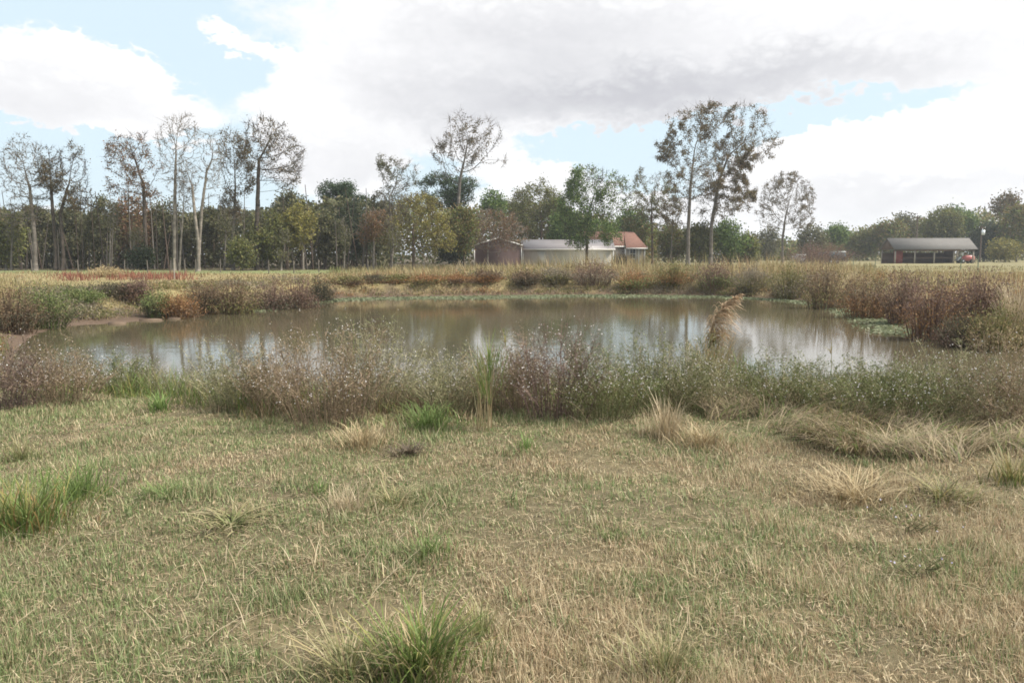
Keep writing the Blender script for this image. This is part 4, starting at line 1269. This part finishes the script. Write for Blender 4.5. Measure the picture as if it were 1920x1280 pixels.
# leaning plume of reed grass
p = gpx(1335, 745); Yp = p[1]
r = np.random.default_rng(42)
root = empty('reed_plume', p)
sp = [at(x, y, Yp) - p for x, y in [(1332, 700), (1331, 650), (1333, 622), (1340, 595), (1355, 575), (1372, 562), (1388, 552)]]
sp = np.array([np.zeros(3)] + sp)
m = MB(); tubes(m, sp[:-1], sp[1:], np.linspace(.006, .002, 7), np.linspace(.005, .0015, 7), lin(150, 122, 84) * np.ones((7, 3)), 5)
m.build('stalk', STEM, root)
m = MB(); n = 420
u = r.uniform(2.2, 7, n); i = np.minimum(u.astype(int), 6); c = sp[i] + (sp[i + 1] - sp[i]) * (u - i)[:, None]
fade = np.clip((7.3 - u) / 3.0, .2, 1)
ln = r.uniform(.10, .30, n) * fade
sg = np.where(r.uniform(size=n) < .85, 1.0, -.35)
d0 = np.stack([sg * r.uniform(.5, 1.1, n), r.normal(size=n) * .3, r.uniform(.1, .9, n)], 1)
for k in range(4):
    q_ = c + (d0 + np.array([0, 0, -.42 * k])) * (ln / 4)[:, None]
    needles(m, c, q_ + (q_ - c) * .35, .005, pick([lin(196, 172, 142), lin(182, 156, 128)], n, r), r)
    leaves(m, c + (q_ - c) * r.uniform(0, 1, (n, 1)), .009, pick([lin(198, 174, 146), lin(184, 158, 132)], n, r), r, .4)
    c = q_
m.build('plume', BLADE, root)
m = MB(); n = 170
c = sp[2] + r.normal(size=(n, 3)) * np.array([.08, .05, .10])
blades(m, c, r.uniform(.08, .22, n), .008, r.uniform(.6, 2.2, n), r.normal(0, .7, n), pick(TPAL['sedge'], n, r), pick(TPAL['orange'], n, r), 3, r.uniform(.3, 1.0, n))
m.build('side_frond', BLADE, root)
m = MB(); n = 300
a = r.uniform(0, 6.28, n); q = np.abs(r.normal(0, .16, n)); bx, by = np.cos(a) * q, np.sin(a) * q
blades(m, np.stack([bx, by, ground(bx + p[0], by + p[1]) - p[2] - .01], 1), r.uniform(.35, 1.0, n), r.uniform(.006, .012, n), r.uniform(.05, .6, n), np.where(r.uniform(size=n) < .6, r.normal(0, .8, n), a), pick(TPAL['sedge'] + TPAL['straw'], n, r), pick(TPAL['straw'] + TPAL['orange'], n, r), 4, r.uniform(0, .35, n))
tag(m.build('base_leaf_clump', BLADE, root), kind='stuff')
tag(root, 'leaning tan feathery reed plume rising over the bright water', 'reed')

# thin sedge stalks seen against the water
for k, (px, yb, top, lab, dx) in enumerate([(660, 740, 600, 'thin single sedge stalk with drooping bracts against the water', 3), (958, 745, 615, 'dark thin sedge stalk right of the upright reed', -14),
                                            (690, 740, 615, 'leaning stalk with brown seed head above the grey-green aster', 12), (1555, 745, 640, 'thin brown stalk above the dark rush clump', 4)]):
    p = gpx(px, yb); r = np.random.default_rng(60 + k)
    root = empty('sedge_stalk', p)
    tp = at(px + dx, top, p[1]) - p
    m = MB(); mid = tp * .5 + np.array([.01, 0, .01]); tubes(m, [(0, 0, 0), mid], [mid, tp], [.005, .004], [.004, .0025], pick(TPAL['sedge'], 2, r), 5); m.build('stalk', STEM, root)
    m = MB(); n = 14
    blades(m, np.tile(tp * .78, (n, 1)), r.uniform(.08, .22, n), .007, r.uniform(.5, 1.6, n), r.uniform(0, 6.28, n), pick(TPAL['orange'], n, r), pick(TPAL['sedge'], n, r), 3, .3); m.build('bract', BLADE, root)
    tag(root, lab, 'sedge')

# bare pale sticks on the right bank, and the fallen twig on the left water edge
for k, (pts, lab) in enumerate([([(1690, 580), (1693, 552), (1688, 530)], 'bent bare pale stick between purple bushes on the right bank'),
                                ([(1660, 590), (1665, 565), (1664, 548)], 'short bare stick left of the bent one on the right bank'),
                                ([(1676, 600), (1681, 575), (1678, 556)], 'second short bare stick at the right waterline')]):
    Yp = gpx(*pts[0])[1]; P = np.array([at(x, y, Yp - .6) for x, y in pts]); P0 = P[0].copy()
    m = MB(); tubes(m, P[:-1] - P0, P[1:] - P0, .02, .014, lin(190, 168, 136) * np.ones((2, 3)), 5)
    tubes(m, [(P[1] - P0)], [(P[1] - P0) + np.array([.25, 0, .2])], .012, .006, lin(190, 168, 136) * np.ones((1, 3)), 4)
    o = m.build('bare_stick', STEM, None, P0); tag(o, lab, 'stick')

# pale flat stones on the mud
m_stone = plain('pale_mud_slab', lin(104, 89, 75), .9, .1, 6, .25)
for k, (px, py, w_, lab) in enumerate([(218, 606, .7, 'pale flat slab at the water edge on the left mud bank'), (283, 600, .9, 'reddish flat slab jutting into the water right of the pale one'), (326, 597, .5, 'thin pale slab at the waterline below the reddish brush')]):
    p = onz(px, py, WZ + .02); r = np.random.default_rng(70 + k); n = 11
    th = np.arange(n) * 2 * np.pi / n; rr = r.uniform(.7, 1.1, n)
    top = np.stack([np.cos(th) * rr * w_ * .5, np.sin(th) * rr * w_ * .35, r.uniform(.02, .05, n)], 1)
    bot = top * np.array([1.15, 1.15, 0]) + np.array([0, 0, -.15])
    m = MB(); kk = np.arange(n); k2 = (kk + 1) % n
    m.add(np.concatenate([top, bot, [[0, 0, .055]]]), np.ones(3), tris=np.stack([kk, k2, np.full(n, 2 * n)], 1), quads=np.stack([kk + n, k2 + n, k2, kk], 1))
    o = m.build('flat_stone', m_stone, None, p); tag(o, lab, 'stone')

# ------------------------------------------------------------------ algae and fresh growth along the far waterline
al = MB(); r = np.random.default_rng(90)
outl = POND[:len(far) * 4]
sel = [q for q in outl if (q[1] > 24 and q[0] > -12.5)]
sel = np.array(sel)
tgt = np.array([1.0, 26.0])
rows = []
K = 6
tt_ = np.linspace(0, 1, len(sel) * 4)
ii = np.linspace(0, len(sel) - 1, len(sel) * 4)
sx = np.interp(ii, np.arange(len(sel)), sel[:, 0]); sy = np.interp(ii, np.arange(len(sel)), sel[:, 1])
dv = np.stack([tgt[0] - sx, tgt[1] - sy], 1); dv /= np.linalg.norm(dv, axis=1, keepdims=True)
wid = (0.3 + 3.2 * fbm(sx * .35, sy * .35, 31)) * np.interp(sx, [-12.5, -8, 0, 10, 12, 17], [.3, 1.5, 2.3, 2.1, .6, .3])
AL = [np.stack([sx, sy], 1) + dv * (wid * k / (K - 1) - .2)[:, None] for k in range(K)]
V = np.concatenate([np.concatenate([q, np.full((len(q), 1), WZ + .012 * (1 - k / (K - 1)) + .005)], 1) for k, q in enumerate(AL)])
ns_ = len(sx)
id_ = np.arange(K * ns_).reshape(K, ns_)
Q = np.stack([id_[:-1, :-1], id_[:-1, 1:], id_[1:, 1:], id_[1:, :-1]], -1).reshape(-1, 4)
al.add(V, pick([lin(104, 106, 76)], len(V), r, .12), quads=Q)
n = 9000
j = r.integers(0, ns_, n); f = r.uniform(-.25, 1.05, n) ** 1
c = np.stack([sx[j], sy[j]], 1) + dv[j] * (wid[j] * f)[:, None] + r.normal(size=(n, 2)) * .25
leaves(al, np.concatenate([c, np.full((n, 1), WZ + .03)], 1), .07, pick([lin(114, 122, 90), lin(128, 134, 104), lin(102, 108, 78), lin(134, 136, 110)], n, r, .1), r, .6, flat=.85)
tag(al.build('pond_algae', LEAF), 'mat of pale green algae floating along the far shore', 'algae', kind='stuff')

# ------------------------------------------------------------------ grasses nobody could count
def lawn_edge(px):
    return np.interp(px, [-300, 0, 270, 400, 560, 700, 900, 1200, 1400, 1700, 1920, 2200], [9.6, 9.6, 9.4, 8.5, 8.0, 7.8, 8.1, 8.4, 8.2, 7.6, 7.6, 7.6]) + (fbm(np.asarray(px) / 90.0, np.asarray(px) * 0 + .5, 71, 3) - .5) * 1.3

# mown lawn
lm = MB(); r = np.random.default_rng(100)
def scatter(n, y0, y1, pw, margin=1.3):
    u = r.uniform(0, 1, n)
    y = (y0 ** (1 - pw) + u * (y1 ** (1 - pw) - y0 ** (1 - pw))) ** (1 / (1 - pw)) if pw != 1 else y0 * (y1 / y0) ** u
    x = (r.uniform(-1, 1, n)) * (0.64 * y + margin)
    return x, y
n = 440000
x, y = scatter(n, 2.2, 10.4, 0.72)
gf = .6 * fbm(x * .8, y * .8, 41) + .4 * fbm(x * 2.6, y * 2.6, 42)
greenness = gf + .10 * sstep(0.5, -2.5, x) * sstep(7, 3, y) + .03 * sstep(1, -1, x) - .07 * sstep(-.5, 2.5, x) + .05 * sstep(6.5, 8.5, y)
isg = r.uniform(size=n) < .06 + sstep(.31, .58, greenness) * .72
hn = fbm(x * 1.9, y * 1.9, 43)
hh = (.022 + .14 * np.clip(hn - .25, 0, 1) ** 1.7) * r.uniform(.5, 1.4, n)
bare = fbm(x * 1.4 + 9, y * 1.4, 49) < .27
straw_p = [lin(192, 176, 142), lin(178, 162, 130), lin(204, 190, 158), lin(162, 146, 118), lin(188, 164, 134), lin(150, 128, 102)]
gree_p = [lin(124, 138, 90), lin(136, 150, 98), lin(110, 126, 80), lin(148, 156, 114), lin(98, 114, 72)]
tone = (.86 + .28 * fbm(x * 1.1, y * 1.1, 40))[:, None]
c0 = np.where(isg[:, None], pick(gree_p, n, r, .13), pick(straw_p, n, r, .13)) * tone
c1 = np.where((r.uniform(size=n) < .25)[:, None], pick(straw_p, n, r, .1), c0 * 1.06)
keep = ~(bare & (r.uniform(size=n) < .7))
base = np.stack([x, y, ground(x, y) - .004], 1)
ww = (.0023 + .0008 * y) * r.uniform(.6, 1.4, n)
le_ = np.abs(r.normal(0, .55, n)) + .05
azl = r.uniform(0, 2 * np.pi, n)
k_ = np.where(keep)[0]
blades(lm, base[k_], hh[k_], ww[k_], le_[k_], azl[k_], c0[k_], c1[k_], 1, 0.0)
# small clumps that the mower left uneven
nc = 260; cx_, cy_ = scatter(nc, 2.4, 9.6, .8)
kc = np.repeat(np.arange(nc), 44); n = len(kc)
x = cx_[kc] + r.normal(size=n) * (.035 + .05 * r.uniform(size=nc))[kc]; y = cy_[kc] + r.normal(size=n) * .06
gk = (r.uniform(size=nc) < .6)[kc][:, None]
cc = np.where(gk, pick(gree_p, n, r, .12) * .92, pick(straw_p, n, r, .12))
blades(lm, np.stack([x, y, ground(x, y) - .004], 1), (.05 + .09 * r.uniform(size=nc))[kc] * r.uniform(.4, 1.15, n), .0032 + .0005 * y, np.abs(r.normal(0, .8, n)), r.uniform(0, 6.28, n), cc, np.where((r.uniform(size=n) < .4)[:, None], pick(straw_p, n, r), cc * 1.06), 2, r.uniform(0, .4, n))
# flattened thatch
n = 36000
x, y = scatter(n, 2.2, 10.0, 0.8)
base = np.stack([x, y, ground(x, y) + r.uniform(.004, .03, n)], 1)
L = r.uniform(.02, .09, n)
blades(lm, base, L * .12, (.0028 + .0006 * y) * r.uniform(.7, 1.3, n), r.uniform(5, 9, n), r.uniform(0, 2 * np.pi, n), pick(straw_p + TPAL['dead'], n, r, .13), pick(straw_p, n, r, .1), 2, r.uniform(0, .8, n))
# long stray straws
n = 1000
x, y = scatter(n, 2.2, 9.5, 0.8)
base = np.stack([x, y, ground(x, y) + .01], 1)
blades(lm, base, r.uniform(.03, .12, n), (.003 + .0005 * y), r.uniform(.6, 3.0, n), r.uniform(0, 2 * np.pi, n), pick(TPAL['pale'], n, r), pick(TPAL['pale'], n, r), 3, r.uniform(0, .6, n))
tag(lm.build('lawn_grass', BLADE), 'rough mown grass of mixed straw and green blades in the foreground', 'grass', kind='stuff')

# long dry grass flopped over at the right
dg = MB(); r = np.random.default_rng(101)
n = 15000
pxq = r.uniform(1330, 2150, n); yy = r.uniform(0, 1, n)
y0 = np.interp(pxq, [1330, 1450, 1600, 1750, 1920, 2150], [8.0, 7.3, 6.5, 6.2, 6.3, 6.3]); y = y0 + yy ** 1.3 * (9.6 - y0)
x = (pxq - CX) / FPX * y
ok = fbm(x * 1.3, y * 1.3, 44) > .40
x, y = x[ok], y[ok]; n = len(x)
base = np.stack([x, y, ground(x, y)], 1)
az = fbm(x * .8, y * .8, 45) * 14 + r.normal(size=n) * .7
gmask = (r.uniform(size=n) < .22)[:, None]
blades(dg, base, r.uniform(.08, .34, n), r.uniform(.004, .009, n), r.uniform(.5, 2.2, n), az, np.where(gmask, pick(TPAL['green'], n, r), pick(TPAL['straw'] + TPAL['dead'], n, r)), np.where(gmask, pick(TPAL['sedge'], n, r), pick(TPAL['pale'], n, r)), 3, r.uniform(.15, .7, n))
tag(dg.build('dry_grass', BLADE), 'tangle of long dry tan grass lying over at the right of the lawn', 'grass', kind='stuff')

# rank growth between lawn and water
bk = MB(); r = np.random.default_rng(102)
n = 34000
pxq = r.uniform(-250, 2170, n); e = lawn_edge(pxq)
y = e + r.uniform(0, 1, n) ** 1.1 * (13.4 - e); x = (pxq - CX) / FPX * y
gz = ground(x, y); ok = (gz > WZ - .05); x, y, gz, pxq = x[ok], y[ok], gz[ok], pxq[ok]; n = len(x)
cn_ = fbm(x * .8, y * .8, 46)
hh = (.10 + .50 * fbm(x * .9, y * .9, 47)) * r.uniform(.4, 1.2, n) * sstep(0, .8, y - lawn_edge(pxq) + .25)
pal = np.where((r.uniform(size=n) < sstep(.35, .65, cn_))[:, None], pick(TPAL['sedge'] + [lin(108, 108, 74), lin(100, 100, 72)], n, r), pick([lin(124, 106, 82), lin(110, 94, 74), lin(138, 120, 92), lin(98, 86, 68)], n, r))
blades(bk, np.stack([x, y, gz], 1), hh, r.uniform(.004, .009, n), r.uniform(.1, 1.2, n), r.uniform(0, 6.28, n), pal, pal * 1.1, 3, r.uniform(0, .5, n))
tag(bk.build('bank_grass', BLADE), 'rank dull grass and weeds covering the near bank of the pond', 'weeds', kind='stuff')

# continuous low brush along the far banks
bb = MB(); r = np.random.default_rng(105)
n = 5200
pxq = r.uniform(-200, 2150, n); j = r.integers(0, len(far) * 4 - 1, n); f = r.uniform(size=n)
q = POND[j] + (POND[j + 1] - POND[j]) * f[:, None]
nrm = np.stack([POND[j + 1][:, 1] - POND[j][:, 1], -(POND[j + 1][:, 0] - POND[j][:, 0])], 1); nrm /= np.linalg.norm(nrm, axis=1, keepdims=True)
tst = sdist(*(q + nrm * .5).T) > 0
nrm[~tst] *= -1
off = .4 + r.uniform(0, 1, n) ** 1.4 * 5.5
q = q + nrm * off[:, None]
x, y = q.T
leftb = (x < -9) & (y < 38)
keepm = ~((x < -9) & (x > -18) & (y > 22) & (y < 34) & (off < 1.2))
x, y, off = x[keepm], y[keepm], off[keepm]; n = len(x)
gz = ground(x, y); patch = fbm(x * .3, y * .3, 61); hp_ = fbm(x * .45, y * .45, 62)
H = (.2 + .85 * hp_) * np.clip(.16 + off * .24, .16, 1) * np.where((x < -4) & (y > 30), .55, np.where((x > 12) & (y < 40), .7, 1.0))
ki = np.clip(((patch - .3) / .42 * 4.4 + .6 + r.normal(size=n) * .7).astype(int), 0, 4)
names = ['rust', 'brown', 'tan', 'olive', 'grey']
SP = np.array([SPAL[k][:4] for k in names])
m_ = 12
kk = np.repeat(np.arange(n), m_)
c = np.stack([x[kk], y[kk], gz[kk]], 1) + np.stack([r.normal(size=n * m_) * .16, r.normal(size=n * m_) * .16, r.uniform(0.03, 1, n * m_) ** .8 * H[kk]], 1)
cc = SP[ki[kk], r.integers(0, 4, n * m_)] * (.8 + .4 * r.uniform(size=n)[kk])[:, None]
leaves(bb, c, .055 * (y[kk] / 38) ** .6, cc, r, .35)
stc = SP[ki, 0]
tubes(bb, np.stack([x, y, gz], 1), np.stack([x + r.normal(size=n) * .15, y + r.normal(size=n) * .15, gz + H * 1.1], 1), .012, .004, stc, 3)
tag(bb.build('bank_brush', LEAF), 'low brown and olive brush growing all along the far banks', 'brush', kind='stuff')

# more wiry aster stems between the bushes
wv = MB(); r = np.random.default_rng(103)
n = 1900
pxq = r.uniform(-250, 2170, n); e = lawn_edge(pxq) + .3
y = e + r.uniform(0, 1, n) * (13.2 - e); x = (pxq - CX) / FPX * y; gz = ground(x, y)
H = (.18 + .85 * fbm(x * .6, y * .6, 48) ** 1.5) * r.uniform(.5, 1.1, n) * np.where((pxq > 1370) & (pxq < 1760) & (y > 9.5), .6, 1)
b0 = np.stack([x, y, gz], 1); b1 = b0 + np.stack([r.normal(size=n) * .12, r.normal(size=n) * .12, H], 1)
stc = pick(APAL['red'][0] + APAL['green'][0] + APAL['grey'][0], n, r)
tubes(wv, b0, b1, .003, .0015, stc, 3)
nb = n * 7; k = r.integers(0, n, nb); tt = r.uniform(.35, 1, (nb, 1)); sb = b0[k] + (b1 - b0)[k] * tt
se = sb + np.stack([r.normal(size=nb) * .08, r.normal(size=nb) * .08, r.uniform(.02, .13, nb)], 1)
needles(wv, sb, se, .0024, stc[k], r)
nl = 26000; k2 = r.integers(0, nb, nl); leaves(wv, sb[k2] + (se - sb)[k2] * r.uniform(0, 1, (nl, 1)) + r.normal(size=(nl, 3)) * .02, .011, pick(APAL['red'][1] + APAL['green'][1] + APAL['grey'][1], nl, r), r, .3)
nf = 1900; k3 = r.integers(0, nb, nf); fc = se[k3]; pc = pick([lin(228, 222, 220), lin(214, 204, 202)], nf, r, .05)
leaves(wv, fc, .0075, pc, r, .9); leaves(wv, fc, .007, pc, r, .9)
tag(wv.build('wiry_weeds', LEAF), 'wiry flowering weed stems filling the near bank between the bushes', 'weeds', kind='stuff')

# field beyond the pond
fg = MB(); r = np.random.default_rng(104)
n = 84000
pxq = r.uniform(-250, 2170, n); y = 17 * (72 / 17) ** r.uniform(0, 1, n); x = (pxq - CX) / FPX * y
sdv = sdist(x, y); ok = (sdv > .2 + .9 * (sstep(-8.5, -10, x) * sstep(20, 23, y) * sstep(38, 33, y)) * (.4 + fbm(x, y, 53))) & (y > 15); x, y, pxq, sdv = x[ok], y[ok], pxq[ok], sdv[ok]; n = len(x)
gz = ground(x, y)
Hc = np.interp(pxq, [-250, 0, 170, 300, 560, 680, 850, 1000, 1100, 1400, 1600, 1700, 1900, 2170], [.7, .7, .4, .35, .35, .6, 1.0, 1.7, 2.1, 2.0, 1.5, .8, .8, .8])
Hc = Hc * np.where((pxq < 620), sstep(70, 58, y) * .7 + .3, 1)
nz = fbm(x * .22, y * .22, 51); nz2 = fbm(x * .6, y * .6, 52)
hh = Hc * (.22 + 1.15 * np.clip(.5 * nz2 + .5 * fbm(x * .33, y * .33, 54), 0, 1)) * r.uniform(.4, 1.15, n) * sstep(0, 1.2, sdv + .4)
hh = hh * np.where((pxq > 1540) & (y < 36), .55, 1) * (.4 + .6 * sstep(.8, 4.5, sdv))
patchy = fbm(x * .13, y * .13, 55, 3)
hh = hh * (.45 + .75 * sstep(.40, .60, patchy))
tanp = pick([lin(164, 146, 108), lin(150, 132, 96), lin(174, 158, 120), lin(136, 118, 86)], n, r)
olp = pick([lin(124, 120, 80), lin(112, 108, 72), lin(136, 128, 88)], n, r)
brp = pick([lin(134, 108, 82), lin(120, 96, 76), lin(146, 116, 84)], n, r)
u = r.uniform(size=n) * .5 + nz * .75 - .12
pal = np.where((u < .30)[:, None], brp, np.where((u < .62)[:, None], tanp, olp))
pj = pxq + r.normal(size=n) * 9 + (fbm(x * .5, y * .5, 58) - .5) * 70
redz = (((pj > 112) & (pj < 176)) | ((pj > 208) & (pj < 360))) & (y > 46 + 8 * nz + r.normal(size=n)) & (y < 64) & (r.uniform(size=n) < .85)
pal[redz] = pick([lin(128, 80, 64), lin(120, 76, 64), lin(144, 92, 74)], redz.sum(), r)
hh[redz] = (.3 + .45 * nz2[redz]) * r.uniform(.5, 1.15, redz.sum())
waterside = sdv < 1.0
pal[waterside] = pick([lin(104, 112, 64), lin(118, 122, 72), lin(92, 98, 60), lin(128, 116, 74)], waterside.sum(), r)
hh[waterside] = .32 * r.uniform(.4, 1.2, waterside.sum())
pale = pal * 1.12
blades(fg, np.stack([x, y, gz - .02], 1), hh, .0007 * y * r.uniform(.6, 1.3, n), r.uniform(.05, .7, n), r.uniform(0, 6.28, n), pal, pale, 2, r.uniform(0, .25, n))
n = 16000
pxq = r.uniform(-250, 2170, n); y = r.uniform(66, 110, n); x = (pxq - CX) / FPX * y
ok = ~((pxq > 870) & (pxq < 1220) & (y > 105)); x, y, pxq = x[ok], y[ok], pxq[ok]; n = len(x)
hh = np.where(pxq < 620, .12, np.where(pxq < 1640, .6, .25)) * r.uniform(.4, 1.2, n)
pal = np.where((pxq < 640)[:, None], pick([lin(126, 128, 84), lin(116, 120, 78), lin(140, 134, 92)], n, r), pick([lin(138, 126, 90), lin(126, 116, 80), lin(150, 138, 100), lin(122, 120, 80)], n, r))
blades(fg, np.stack([x, y, ground(x, y) - .02], 1), hh, .07, r.uniform(.05, .7, n), r.uniform(0, 6.28, n), pal, pal * 1.1, 2, .1)
tag(fg.build('field_grass', BLADE), 'tall dry field grass with a red weed patch beyond the pond', 'grass', kind='stuff')

# ------------------------------------------------------------------ thin autumn haze over the fields
hz = MB(); box(hz, -1300, 1300, -160, 1600, -4.5, 31)
hm = bpy.data.materials.new('haze')
hm.use_nodes = True
t = hm.node_tree; t.nodes.clear()
ho = N(t, 'ShaderNodeOutputMaterial'); pv = N(t, 'ShaderNodeVolumePrincipled')
pv.inputs['Color'].default_value = (.92, .95, 1, 1); pv.inputs['Density'].default_value = 0.00042; pv.inputs['Anisotropy'].default_value = 0.2
t.links.new(pv.outputs[0], ho.inputs['Volume'])
tag(hz.build('haze', hm), 'thin pale haze over the whole field', 'haze', kind='stuff')
